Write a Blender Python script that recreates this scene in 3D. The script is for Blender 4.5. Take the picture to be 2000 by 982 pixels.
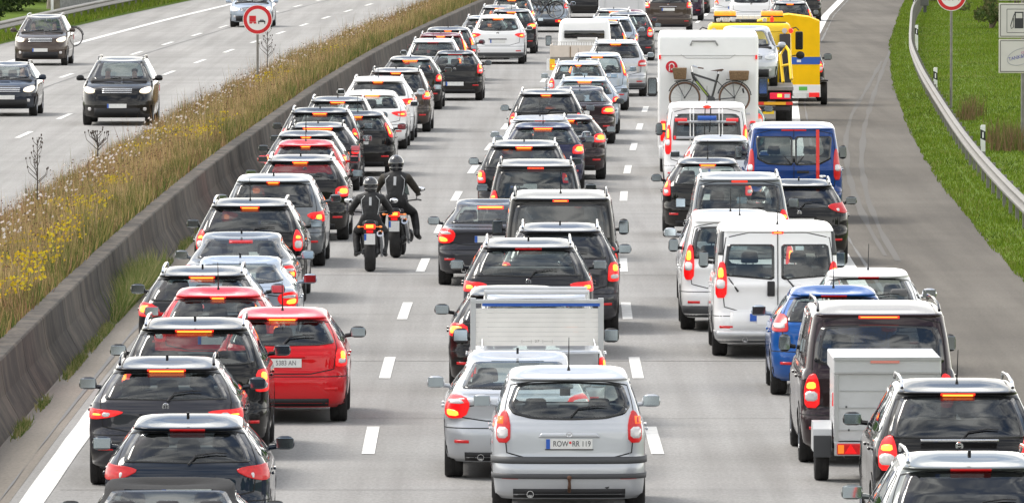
import bpy, bmesh, math, random
import numpy as np
from mathutils import Vector, Matrix
for _o in list(bpy.data.objects): bpy.data.objects.remove(_o)
S = bpy.context.scene
COL = S.collection
random.seed(7); RNG = np.random.default_rng(11)
PI = math.pi
# ---------------- camera ----------------
F = 20168.0; H0 = 7.5; YH = -303.0
cam = bpy.data.cameras.new('camera'); co = bpy.data.objects.new('camera', cam); COL.objects.link(co)
co.location = (0, 0, H0); co.rotation_euler = (PI/2 - math.atan(794/F), 0, 0)
cam.sensor_width = 36; cam.lens = F/2000*36; cam.clip_start = 1; cam.clip_end = 6000
S.camera = co
# ---------------- sky, sun, exposure ----------------
SUN_EL, SUN_AZ = math.radians(52), math.radians(-62)     # azimuth from +Y towards +X
W_ = bpy.data.worlds.new('World'); S.world = W_; W_.use_nodes = True
nt = W_.node_tree; nt.nodes.clear()
out = nt.nodes.new('ShaderNodeOutputWorld'); bg = nt.nodes.new('ShaderNodeBackground')
sky = nt.nodes.new('ShaderNodeTexSky'); sky.sky_type = 'NISHITA'; sky.sun_disc = False
sky.sun_elevation = SUN_EL; sky.sun_rotation = SUN_AZ; sky.dust_density = 2.5; sky.air_density = 1.2
tc = nt.nodes.new('ShaderNodeTexCoord'); mp = nt.nodes.new('ShaderNodeMapping'); mp.inputs['Scale'].default_value = (1.6, 1.6, 4.2)
no = nt.nodes.new('ShaderNodeTexNoise'); no.inputs['Scale'].default_value = 1.7; no.inputs['Detail'].default_value = 7; no.inputs['Roughness'].default_value = .58
cr = nt.nodes.new('ShaderNodeValToRGB'); cr.color_ramp.elements[0].position = .36; cr.color_ramp.elements[1].position = .56
no2 = nt.nodes.new('ShaderNodeTexNoise'); no2.inputs['Scale'].default_value = 3.4; no2.inputs['Detail'].default_value = 6
cc = nt.nodes.new('ShaderNodeValToRGB'); cc.color_ramp.elements[0].position = .36; cc.color_ramp.elements[1].position = .62
cc.color_ramp.elements[0].color = (2.6, 2.7, 2.9, 1); cc.color_ramp.elements[1].color = (11.0, 10.8, 10.4, 1)
mx = nt.nodes.new('ShaderNodeMix'); mx.data_type = 'RGBA'
L = nt.links.new
L(tc.outputs['Generated'], mp.inputs['Vector']); L(mp.outputs[0], no.inputs['Vector']); L(mp.outputs[0], no2.inputs['Vector'])
L(no.outputs['Fac'], cr.inputs['Fac']); L(no2.outputs['Fac'], cc.inputs['Fac'])
L(cr.outputs['Color'], mx.inputs['Factor']); L(sky.outputs[0], mx.inputs[6]); L(cc.outputs['Color'], mx.inputs[7])
sx_ = nt.nodes.new('ShaderNodeSeparateXYZ'); L(tc.outputs['Generated'], sx_.inputs[0])
hr = nt.nodes.new('ShaderNodeMapRange'); hr.inputs[1].default_value = .02; hr.inputs[2].default_value = .30; hr.inputs[3].default_value = .92; hr.inputs[4].default_value = 0; L(sx_.outputs[2], hr.inputs[0])
mh = nt.nodes.new('ShaderNodeMix'); mh.data_type = 'RGBA'; mh.inputs[7].default_value = (15.5, 15.0, 13.9, 1); L(hr.outputs[0], mh.inputs['Factor']); L(mx.outputs[2], mh.inputs[6])
L(mh.outputs[2], bg.inputs['Color']); bg.inputs['Strength'].default_value = .10; L(bg.outputs[0], out.inputs[0])
sl = bpy.data.lights.new('sun', 'SUN'); sl.energy = 1.5; sl.angle = math.radians(22); sl.color = (1, .95, .87)
so = bpy.data.objects.new('sun', sl); COL.objects.link(so)
sd = Vector((math.sin(SUN_AZ)*math.cos(SUN_EL), math.cos(SUN_AZ)*math.cos(SUN_EL), math.sin(SUN_EL)))
so.rotation_euler = (-sd).to_track_quat('-Z', 'Y').to_euler(); so.location = sd*300
vs = S.view_settings; vs.view_transform = 'Standard'; vs.look = 'None'; vs.exposure = 1.05; vs.gamma = 1; vs.use_curve_mapping = False

# ---------------- geometry of the road ----------------
_lc = np.array([(60,.55),(100,.16),(130,.0),(148,.0),(166,.06),(184,.2),(222,.62),(242,.95),(263,1.4),(284,1.82),(335,2.95),(380,4.15),(428,5.75),(500,8.5),(620,13.6),(900,28)])
_bc = np.array([(60,.3),(100,.08),(130,0),(158,.04),(188,.14),(228,.5),(240,.72),(291,1.4),(313,1.85),(342,2.45),(372,3.3),(393,3.9),(445,5.5),(500,7.6),(620,12.6),(900,26)])
def _smooth(tab):
    xs = np.arange(60, 900, 1.0); ys = np.interp(xs, tab[:,0], tab[:,1])
    for _ in range(3): ys = np.convolve(np.pad(ys, 12, mode='reflect', reflect_type='odd'), np.ones(25)/25, 'valid')
    return xs, ys
_lx, _ly = _smooth(_lc); _bx, _by = _smooth(_bc)
def lc(d): return np.interp(d, _lx, _ly)
def bc(d): return np.interp(d, _bx, _by)
def lslope(d): return float((lc(d+6)-lc(d-6))/12)
def bslope(d): return float((bc(d+6)-bc(d-6))/12)
def XP(x, d): return (x-1000)*d/F
def DY(y, z=0): return F*(H0-z)/(y-YH)

# ---------------- materials ----------------
MAT = {}
def pmat(name, col, rough=.5, metal=0, coat=0, spec=.5, emit=None, es=0, noise=0, nscale=8, bump=0, bscale=60):
    if name in MAT: return MAT[name]
    m = bpy.data.materials.new(name); m.use_nodes = True; t = m.node_tree; b = t.nodes['Principled BSDF']
    b.inputs['Base Color'].default_value = (*col, 1); b.inputs['Roughness'].default_value = rough
    b.inputs['Metallic'].default_value = metal; b.inputs['Coat Weight'].default_value = coat; b.inputs['Coat Roughness'].default_value = .04
    b.inputs['Specular IOR Level'].default_value = spec
    if emit: b.inputs['Emission Color'].default_value = (*emit, 1); b.inputs['Emission Strength'].default_value = es
    if noise or bump:
        g = t.nodes.new('ShaderNodeTexCoord'); n = t.nodes.new('ShaderNodeTexNoise'); n.inputs['Scale'].default_value = nscale; n.inputs['Detail'].default_value = 6
        t.links.new(g.outputs['Object'], n.inputs['Vector'])
        if noise:
            r = t.nodes.new('ShaderNodeValToRGB'); r.color_ramp.elements[0].position = .3; r.color_ramp.elements[1].position = .7
            r.color_ramp.elements[0].color = (*[c*(1-noise) for c in col], 1); r.color_ramp.elements[1].color = (*[min(1, c*(1+noise)) for c in col], 1)
            t.links.new(n.outputs['Fac'], r.inputs['Fac']); t.links.new(r.outputs[0], b.inputs['Base Color'])
        if bump:
            n2 = t.nodes.new('ShaderNodeTexNoise'); n2.inputs['Scale'].default_value = bscale; n2.inputs['Detail'].default_value = 4
            t.links.new(g.outputs['Object'], n2.inputs['Vector'])
            bp = t.nodes.new('ShaderNodeBump'); bp.inputs['Strength'].default_value = bump; bp.inputs['Distance'].default_value = .02
            t.links.new(n2.outputs['Fac'], bp.inputs['Height']); t.links.new(bp.outputs[0], b.inputs['Normal'])
    MAT[name] = m; return m
def paint(name, col, metal=.0, rough=.35):
    """car paint: clear coat over colour, a little road dust low down and in broad patches; cloth-dark on the inside"""
    key = 'paint_'+name
    if key in MAT: return MAT[key]
    m = bpy.data.materials.new(key); m.use_nodes = True; t = m.node_tree; b = t.nodes['Principled BSDF']
    b.inputs['Roughness'].default_value = rough; b.inputs['Metallic'].default_value = metal
    b.inputs['Coat Weight'].default_value = .85; b.inputs['Coat IOR'].default_value = 1.42; b.inputs['Coat Roughness'].default_value = .05; b.inputs['Specular IOR Level'].default_value = .05
    g = t.nodes.new('ShaderNodeTexCoord'); n = t.nodes.new('ShaderNodeTexNoise'); n.inputs['Scale'].default_value = 2.3; n.inputs['Detail'].default_value = 8; n.inputs['Roughness'].default_value = .7
    t.links.new(g.outputs['Object'], n.inputs['Vector'])
    sp = t.nodes.new('ShaderNodeSeparateXYZ'); t.links.new(g.outputs['Object'], sp.inputs[0])
    mr = t.nodes.new('ShaderNodeMapRange'); mr.inputs[1].default_value = .2; mr.inputs[2].default_value = .75; mr.inputs[3].default_value = .30; mr.inputs[4].default_value = .015
    t.links.new(sp.outputs[2], mr.inputs[0])
    mu = t.nodes.new('ShaderNodeMath'); mu.operation = 'MULTIPLY'; t.links.new(mr.outputs[0], mu.inputs[0]); t.links.new(n.outputs['Fac'], mu.inputs[1])
    mix = t.nodes.new('ShaderNodeMix'); mix.data_type = 'RGBA'; mix.inputs[6].default_value = (*col, 1); mix.inputs[7].default_value = (.17, .15, .13, 1)
    t.links.new(mu.outputs[0], mix.inputs['Factor']); t.links.new(mix.outputs[2], b.inputs['Base Color'])
    ra = t.nodes.new('ShaderNodeMath'); ra.operation = 'MULTIPLY_ADD'; ra.inputs[1].default_value = .5; ra.inputs[2].default_value = .03
    t.links.new(mu.outputs[0], ra.inputs[0]); t.links.new(ra.outputs[0], b.inputs['Coat Roughness'])
    geo = t.nodes.new('ShaderNodeNewGeometry'); d = t.nodes.new('ShaderNodeBsdfDiffuse'); d.inputs[0].default_value = (.10, .10, .105, 1)
    ms = t.nodes.new('ShaderNodeMixShader'); t.links.new(geo.outputs['Backfacing'], ms.inputs[0]); t.links.new(b.outputs[0], ms.inputs[1]); t.links.new(d.outputs[0], ms.inputs[2])
    t.links.new(ms.outputs[0], t.nodes['Material Output'].inputs[0])
    MAT[key] = m; return m
def glass(name, tint, refl=.0):
    if name in MAT: return MAT[name]
    m = bpy.data.materials.new(name); m.use_nodes = True; t = m.node_tree; t.nodes.remove(t.nodes['Principled BSDF'])
    tr = t.nodes.new('ShaderNodeBsdfTransparent'); tr.inputs[0].default_value = (*tint, 1)
    gl = t.nodes.new('ShaderNodeBsdfGlossy'); gl.inputs['Roughness'].default_value = .02; gl.inputs[0].default_value = (.95, .98, 1, 1)
    ge = t.nodes.new('ShaderNodeNewGeometry'); dt = t.nodes.new('ShaderNodeVectorMath'); dt.operation = 'DOT_PRODUCT'; t.links.new(ge.outputs['Normal'], dt.inputs[0]); t.links.new(ge.outputs['Incoming'], dt.inputs[1])
    ab = t.nodes.new('ShaderNodeMath'); ab.operation = 'ABSOLUTE'; t.links.new(dt.outputs['Value'], ab.inputs[0]); om = t.nodes.new('ShaderNodeMath'); om.operation = 'SUBTRACT'; om.inputs[0].default_value = 1; t.links.new(ab.outputs[0], om.inputs[1])
    pw = t.nodes.new('ShaderNodeMath'); pw.operation = 'POWER'; pw.inputs[1].default_value = 5; t.links.new(om.outputs[0], pw.inputs[0]); fr = t.nodes.new('ShaderNodeMath'); fr.operation = 'MULTIPLY_ADD'; fr.inputs[1].default_value = .6; fr.inputs[2].default_value = .035; t.links.new(pw.outputs[0], fr.inputs[0])
    ad = t.nodes.new('ShaderNodeMath'); ad.operation = 'MULTIPLY_ADD'; ad.inputs[1].default_value = 1.5; ad.inputs[2].default_value = refl; ad.use_clamp = True
    ms = t.nodes.new('ShaderNodeMixShader'); t.links.new(fr.outputs[0], ad.inputs[0]); t.links.new(ad.outputs[0], ms.inputs[0])
    t.links.new(tr.outputs[0], ms.inputs[1]); t.links.new(gl.outputs[0], ms.inputs[2]); t.links.new(ms.outputs[0], t.nodes['Material Output'].inputs[0])
    MAT[name] = m; return m
GL_C = glass('glass_clear', (.80, .87, .85), .02); GL_T = glass('glass_tinted', (.40, .45, .45), .02); GL_D = glass('glass_privacy', (.07, .075, .08), .03)
FRIT = pmat('black_glass_border', (.012, .013, .015), .08, coat=.3)
PLA = pmat('black_plastic', (.014, .014, .016), .6, bump=.1)
PLG = pmat('grey_plastic', (.06, .062, .066), .6)
RUB = pmat('tyre_rubber', (.022, .021, .021), .85, noise=.3, bump=.3)
RIM = pmat('alloy', (.42, .43, .45), .3, metal=.9)
CHR = pmat('chrome', (.75, .76, .78), .12, metal=1)
STL = pmat('galvanised_steel', (.22, .21, .195), .55, metal=.6, noise=.2, nscale=5)
ALU = pmat('aluminium', (.50, .51, .52), .34, metal=.8, noise=.08, nscale=3)
DRK = pmat('underbody_black', (.010, .010, .010), .8)
CLO = pmat('seat_cloth', (.045, .045, .05), .9, bump=.2, bscale=120)
CLG = pmat('seat_cloth_grey', (.13, .13, .13), .9, bump=.2, bscale=120)
MIR = pmat('mirror_glass', (.50, .58, .62), .05, metal=1)
RLN = pmat('red_lens', (.36, .003, .006), .3, coat=.2, emit=(1, .008, .008), es=.10, noise=.25, nscale=30)
RLL = pmat('red_lens_lit', (.45, .003, .005), .3, coat=.2, emit=(1, .006, .006), es=.34, noise=.35, nscale=26)
BLB = pmat('brake_lamp_core', (.8, .1, .02), .3, emit=(1, .19, .02), es=2.5)
BLR = pmat('brake_lamp_halo', (.6, .01, .01), .3, emit=(1, .03, .01), es=.8)
ORL = pmat('amber_lens', (.75, .22, .02), .2, coat=1, emit=(1, .22, .02), es=.25)
WLN = pmat('white_lens', (.62, .6, .6), .12, coat=1)
HDL = pmat('headlight_lens', (.55, .57, .58), .08, coat=1, spec=.8)
HLO = pmat('headlight_lit', (.9, .85, .75), .2, emit=(1, .86, .66), es=4)
HGL = pmat('headlight_glow', (.6, .55, .5), .15, coat=1, emit=(1, .78, .52), es=.55)
PLT = pmat('plate_white', (.72, .72, .70), .35, noise=.05, nscale=25)
BLU = pmat('plate_blue', (.02, .10, .45), .4)
GAP = pmat('panel_gap', (.008, .008, .009), .8)
INK = pmat('lettering_black', (.03, .03, .035), .5)
WHI = pmat('white_panel', (.84, .84, .83), .28, coat=.4, noise=.04, nscale=2)
SKN = pmat('skin', (.45, .24, .17), .55)

# ---------------- mesh helpers ----------------
def tag(o, label=None, cat=None, group=None, kind=None):
    if label: o['label'] = label
    if cat: o['category'] = cat
    if group: o['group'] = group
    if kind: o['kind'] = kind
    return o
def empty(name, loc, rz, label, cat, group=None):
    o = bpy.data.objects.new(name, None); o.empty_display_size = .3; COL.objects.link(o)
    o.location = loc; o.rotation_euler = (0, 0, rz); return tag(o, label, cat, group)
def mk(name, v, f, mats, parent=None, mi=None, smooth=True, loc=None, rot=None):
    me = bpy.data.meshes.new(name)
    if isinstance(v, np.ndarray): v = v.tolist()
    if isinstance(f, np.ndarray): f = f.tolist()
    me.from_pydata(v, [], f)
    if not isinstance(mats, (list, tuple)): mats = [mats]
    for m in mats: me.materials.append(m)
    if mi is not None: me.polygons.foreach_set('material_index', np.asarray(mi, dtype=np.int32))
    if smooth: me.polygons.foreach_set('use_smooth', np.ones(len(me.polygons), dtype=bool))
    me.update()
    o = bpy.data.objects.new(name, me); COL.objects.link(o)
    if parent is not None: o.parent = parent
    if loc is not None: o.location = loc
    if rot is not None: o.rotation_euler = rot
    return o
class MB:
    """collects shapes into one mesh"""
    def __init__(s): s.v = []; s.f = []; s.m = []; s.cur = 0
    def add(s, v, f):
        b = len(s.v); s.v += [tuple(p) for p in v]; s.f += [tuple(i+b for i in q) for q in f]; s.m += [s.cur]*len(f); return s
    def box(s, c, d, bev=.0, taper=(1, 1), rz=0, rx=0, shift=(0, 0)):
        x, y, z = d[0]/2, d[1]/2, d[2]/2; tx, ty = taper
        if bev <= 0:
            pts = [(-x,-y,-z),(x,-y,-z),(x,y,-z),(-x,y,-z),(-x*tx+shift[0],-y*ty+shift[1],z),(x*tx+shift[0],-y*ty+shift[1],z),(x*tx+shift[0],y*ty+shift[1],z),(-x*tx+shift[0],y*ty+shift[1],z)]
            fs = [(0,3,2,1),(4,5,6,7),(0,1,5,4),(1,2,6,5),(2,3,7,6),(3,0,4,7)]
        else:
            bm = bmesh.new(); bmesh.ops.create_cube(bm, size=1)
            for q in bm.verts:
                up = q.co.z > 0
                q.co = Vector((q.co.x*2*x*(tx if up else 1)+(shift[0] if up else 0), q.co.y*2*y*(ty if up else 1)+(shift[1] if up else 0), q.co.z*2*z))
            bmesh.ops.bevel(bm, geom=list(bm.edges), offset=min(bev, x*.95, y*.95, z*.95), segments=3, profile=.5, affect='EDGES')
            bm.verts.index_update(); pts = [tuple(q.co) for q in bm.verts]; fs = [tuple(q.index for q in p.verts) for p in bm.faces]; bm.free()
        M = Matrix.Translation(c) @ Matrix.Rotation(rz, 4, 'Z') @ Matrix.Rotation(rx, 4, 'X')
        return s.add([M @ Vector(p) for p in pts], fs)
    def tube(s, pts, r, n=8, cap=True):
        pts = [Vector(p) for p in pts]; rr = r if isinstance(r, (list, tuple)) else [r]*len(pts)
        V = []; Fc = []
        for i, p in enumerate(pts):
            a = pts[max(i-1, 0)]; b = pts[min(i+1, len(pts)-1)]; t = (b-a).normalized()
            u = t.cross(Vector((0, 0, 1)));
            if u.length < .1: u = t.cross(Vector((1, 0, 0)))
            u.normalize(); w = u.cross(t)
            V += [p+rr[i]*(math.cos(2*PI*k/n)*u+math.sin(2*PI*k/n)*w) for k in range(n)]
        for i in range(len(pts)-1):
            for k in range(n): Fc.append((i*n+k, i*n+(k+1) % n, (i+1)*n+(k+1) % n, (i+1)*n+k))
        if cap: Fc.append(tuple(range(n-1, -1, -1))); Fc.append(tuple((len(pts)-1)*n+k for k in range(n)))
        return s.add(V, [tuple(reversed(q)) for q in Fc])
    def lathe(s, prof, c, axis='X', n=24, close=True):
        """prof: (radius, offset along axis)"""
        V = []; Fc = []
        for r, a in prof:
            for k in range(n):
                q = 2*PI*k/n; p = {'X': (a, r*math.cos(q), r*math.sin(q)), 'Y': (r*math.sin(q), a, r*math.cos(q)), 'Z': (r*math.cos(q), r*math.sin(q), a)}[axis]
                V.append(Vector(p)+Vector(c))
        for i in range(len(prof)-1):
            for k in range(n): Fc.append((i*n+k, i*n+(k+1) % n, (i+1)*n+(k+1) % n, (i+1)*n+k))
        if close:
            Fc.append(tuple(range(n-1, -1, -1))); Fc.append(tuple((len(prof)-1)*n+k for k in range(n)))
        return s.add(V, Fc)
    def ell(s, c, r, n=14, m=9, M=None):
        V = []; Fc = []
        for i in range(m+1):
            a = PI*i/m
            for k in range(n):
                b = 2*PI*k/n; p = Vector((r[0]*math.sin(a)*math.cos(b), r[1]*math.sin(a)*math.sin(b), r[2]*math.cos(a)))
                V.append((M @ p if M else p)+Vector(c))
        for i in range(m):
            for k in range(n): Fc.append((i*n+k, (i+1)*n+k, (i+1)*n+(k+1) % n, i*n+(k+1) % n))
        return s.add(V, Fc)
    def prism(s, poly, y0, y1, plane='XZ'):
        """poly (a,b) extruded from y0 to y1 along the missing axis"""
        n = len(poly)
        def P(a, b, c): return {'XZ': (a, c, b), 'YZ': (c, a, b), 'XY': (a, b, c)}[plane]
        V = [P(a, b, y0) for a, b in poly]+[P(a, b, y1) for a, b in poly]
        Fc = [tuple(range(n)), tuple(range(2*n-1, n-1, -1))]+[(k, (k+1) % n + 0, (k+1) % n+n, k+n)[::-1] for k in range(n)]
        return s.add(V, Fc)
    def build(s, name, mats, parent=None, smooth=False, **k):
        o = mk(name, s.v, s.f, mats, parent, s.m if isinstance(mats, (list, tuple)) else None, smooth, **k)
        if smooth:
            try: o.data.set_sharp_from_angle(angle=math.radians(38))
            except Exception: pass
        bm = bmesh.new(); bm.from_mesh(o.data); bmesh.ops.recalc_face_normals(bm, faces=bm.faces); bm.to_mesh(o.data); bm.free()
        return o
def text_mesh(s, size, name, mat, parent, loc, rot=(PI/2, 0, 0), ext=.001, sx=1):
    c = bpy.data.curves.new(name, 'FONT'); c.body = s; c.size = size; c.align_x = 'CENTER'; c.align_y = 'CENTER'; c.extrude = ext
    t = bpy.data.objects.new(name, c); COL.objects.link(t); bpy.context.view_layer.update()
    me = bpy.data.meshes.new_from_object(t); bpy.data.objects.remove(t)
    me.materials.clear(); me.materials.append(mat)
    o = bpy.data.objects.new(name, me); COL.objects.link(o); o.parent = parent; o.location = loc; o.rotation_euler = rot; o.scale = (sx, 1, 1)
    return o
def copy_tree(o, parent=None):
    c = o.copy(); COL.objects.link(c)
    if parent is not None: c.parent = parent
    for ch in list(o.children): copy_tree(ch, c)
    return c
# ================= car builder =================
def chaikin(P, it=2, closed=True, r=.22):
    P = [tuple(map(float, p)) for p in P]
    for _ in range(it):
        Q = []
        n = len(P)
        for i in range(n):
            a = P[i]; b = P[(i+1) % n]
            Q.append((a[0]*(1-r)+b[0]*r, a[1]*(1-r)+b[1]*r)); Q.append((a[0]*r+b[0]*(1-r), a[1]*r+b[1]*(1-r)))
        P = Q
    return P
def densify(P, d=.07, closed=True):
    Q = []; n = len(P)
    for i in range(n if closed else n-1):
        a = P[i]; b = P[(i+1) % n]; k = max(1, int(math.ceil(math.hypot(b[0]-a[0], b[1]-a[1])/d)))
        for j in range(k): Q.append((a[0]+(b[0]-a[0])*j/k, a[1]+(b[1]-a[1])*j/k))
    if not closed: Q.append(P[-1])
    return Q
def inpoly(px, py, P):
    P = np.asarray(P); c = np.zeros(px.shape, bool); j = len(P)-1
    for i in range(len(P)):
        xi, yi = P[i]; xj, yj = P[j]
        if yi != yj:
            k = ((yi > py) != (yj > py)) & (px < (xj-xi)*(py-yi)/(yj-yi)+xi); c ^= k
        j = i
    return c
COLS = ['z', 'yr', 'yf', 'w', 'rr', 'rf', 'br', 'bf', 'arch']
def car_rows(p):
    L_, H, W, B = p['L'], p['H'], p['W'], p['B']; hood, ws, rs, tb = p['hood'], p['ws'], p['rs'], p['tb']
    y0 = p.get('y0', .13); rr, rf = p['rr'], p['rf']; hz = B-.13
    R = [(.21, .17, L_-.20, .90, rr, rf*.9, .04, .10, 0), (.27, .06, L_-.07, .965, rr, rf*.9, .05, .14, 0), (.40, .01, L_-.015, .985, rr, rf, .06, .16, 0),
         (.54, 0, L_, .998, rr, rf, .07, .17, 0), (.60, .015, L_-.01, 1.0, rr, rf, .07, .17, 0), (.68, .055, L_-.02, 1.0, rr*.95, rf, .07, .17, 0),
         (hz-.02, .07, L_-.12, 1.0, rr*.9, rf*1.1, .06, .17, 0)]
    if p['style'] == 'sedan':
        bt = p['boot']; bz = B+.10
        R += [(B-.02, .05, L_-.55, .985, rr*.95, rf*1.15, .06, .14, 0), (bz-.06, .02, L_-hood+.10, .955, rr*.9, rf*.8, .07, .12, 0), (bz-.01, .05, L_-hood-.02, .925, rr*.8, .25, .07, .12, 0),
              (bz+.012, bt*.5, L_-hood-.06, .90, .22, .22, .07, .12, 0), (bz+.03, bt-.02, L_-hood-.10, .885, .2, .2, .08, .12, 0), (bz+.06, bt+.07, L_-hood-.18, .87, .2, .2, .08, .12, 0)]
        zt = H-.07; y1 = bt+rs
        R += [(zt-.12, bt+.07+(rs-.07)*.62, L_-hood-ws*.78, tb+.03, .19, .2, .07, .12, 0), (zt, y1, L_-hood-ws, tb, .18, .2, .06, .11, .01),
              (H-.025, y1+.16, L_-hood-ws-.14, tb-.05, .18, .2, .05, .1, .02), (H-.008, y1+.28, L_-hood-ws-.27, tb-.18, .14, .14, .04, .06, .03), (H, y1+.36, L_-hood-ws-.34, tb-.42, .06, .07, .02, .03, .035)]
    else:
        R += [(B-.04, y0-.05, L_-.45, .988, rr*.85, rf*1.15, .06, .15, 0), (B+.015, y0-.02, L_-hood+.16, .97, rr*.8, rf*.8, .06, .12, 0), (B+.06, y0, L_-hood, .945, rr*.75, .25, .06, .12, 0)]
        zt = H-.13; y1 = y0+rs; sp = p.get('spoil', .06); q = min(1, (L_-hood-ws-y1)*.28/.45)
        R += [(B+.06+(zt-B-.06)*.5, y0+rs*.42, L_-hood-ws*.5, (.945+tb)/2+.012, rr*.7, .22, .06, .12, 0), (zt, y1, L_-hood-ws*.95, tb+.01, rr*.65, .2, .06, .11, 0),
              (H-.088, y1-sp, L_-hood-ws-.03, tb-.008, rr*.6, .2, .05, .11, .01), (H-.055, y1-sp+.02, L_-hood-ws-.09, tb-.035, rr*.6, .2, .05, .11, .02),
              (H-.028, y1-sp+.10, L_-hood-ws-.2, tb-.085, rr*.6, .2, .05, .1, .03), (H-.008, y1+.22*q+.02, L_-hood-ws-.2-.2*q, tb-.21, .14, .14, .04, .06, .035), (H, y1+.45*q, L_-hood-ws-.24-.36*q, tb-.42, .06, .07, .02, .03, .035)]
    R = np.array(R, float)
    n = len(R); out_ = []
    for i in range(n-1):
        p0, p1, p2, p3 = R[max(i-1, 0)], R[i], R[i+1], R[min(i+2, n-1)]
        k = max(2, int(abs(p2[0]-p1[0])/(.022 if p1[0] > B and p2[0] < H-.06 else .05))+1)
        for j in range(k):
            t = j/k
            c = .5*((2*p1)+(-p0+p2)*t+(2*p0-5*p1+4*p2-p3)*t*t+(-p0+3*p1-3*p2+p3)*t**3)
            lin = p1*(1-t)+p2*t; c = c*.6+lin*.4
            c[0] = lin[0]; out_.append(c)
    out_.append(R[-1]); return np.array(out_)
def ring_pts(P, t, W, L_):
    """P: (n,9) params, t: (n,m) or (m,) in 0..5 -> x,y,z arrays (n,m)"""
    t = np.broadcast_to(np.asarray(t, float), (len(P), np.shape(t)[-1])) if np.ndim(t) == 1 else t
    z, yr, yf, w, rr, rf, br, bf, ar = [P[:, i:i+1] for i in range(9)]
    hw = w*W/2; ryr = rr*1.05; ryf = rf*1.25
    x = np.zeros_like(t); y = np.zeros_like(t)
    def q(h): return h
    m = t < 1; xx = (hw-rr)*t; x = np.where(m, xx, x); y = np.where(m, yr+br*(xx/hw)**2, y)
    a = np.clip(t-1, 0, 1)*PI/2; m = (t >= 1) & (t < 2); xx = hw-rr+rr*np.sin(a); x = np.where(m, xx, x); y = np.where(m, yr+br*(xx/hw)**2+ryr*(1-np.cos(a)), y)
    ys0 = yr+br+ryr; ys1 = yf-bf-ryf; u = np.clip(t-2, 0, 1); m = (t >= 2) & (t < 3); x = np.where(m, hw, x); y = np.where(m, ys0+(ys1-ys0)*u, y)
    a = np.clip(t-3, 0, 1)*PI/2; m = (t >= 3) & (t < 4); xx = hw-rf+rf*np.cos(a); x = np.where(m, xx, x); y = np.where(m, yf-bf*(xx/hw)**2-ryf*(1-np.sin(a)), y)
    m = t >= 4; xx = (hw-rf)*(1-np.clip(t-4, 0, 1)); x = np.where(m, xx, x); y = np.where(m, yf-bf*(xx/hw)**2, y)
    ym = (yr+yf)/2; hl = (yf-yr)/2
    x = x*(1-.035*np.clip(np.abs((y-ym)/hl), 0, 1)**3)
    zz = z-ar*((y-ym)/hl)**2*2+0*x
    return x, y, zz
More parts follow.
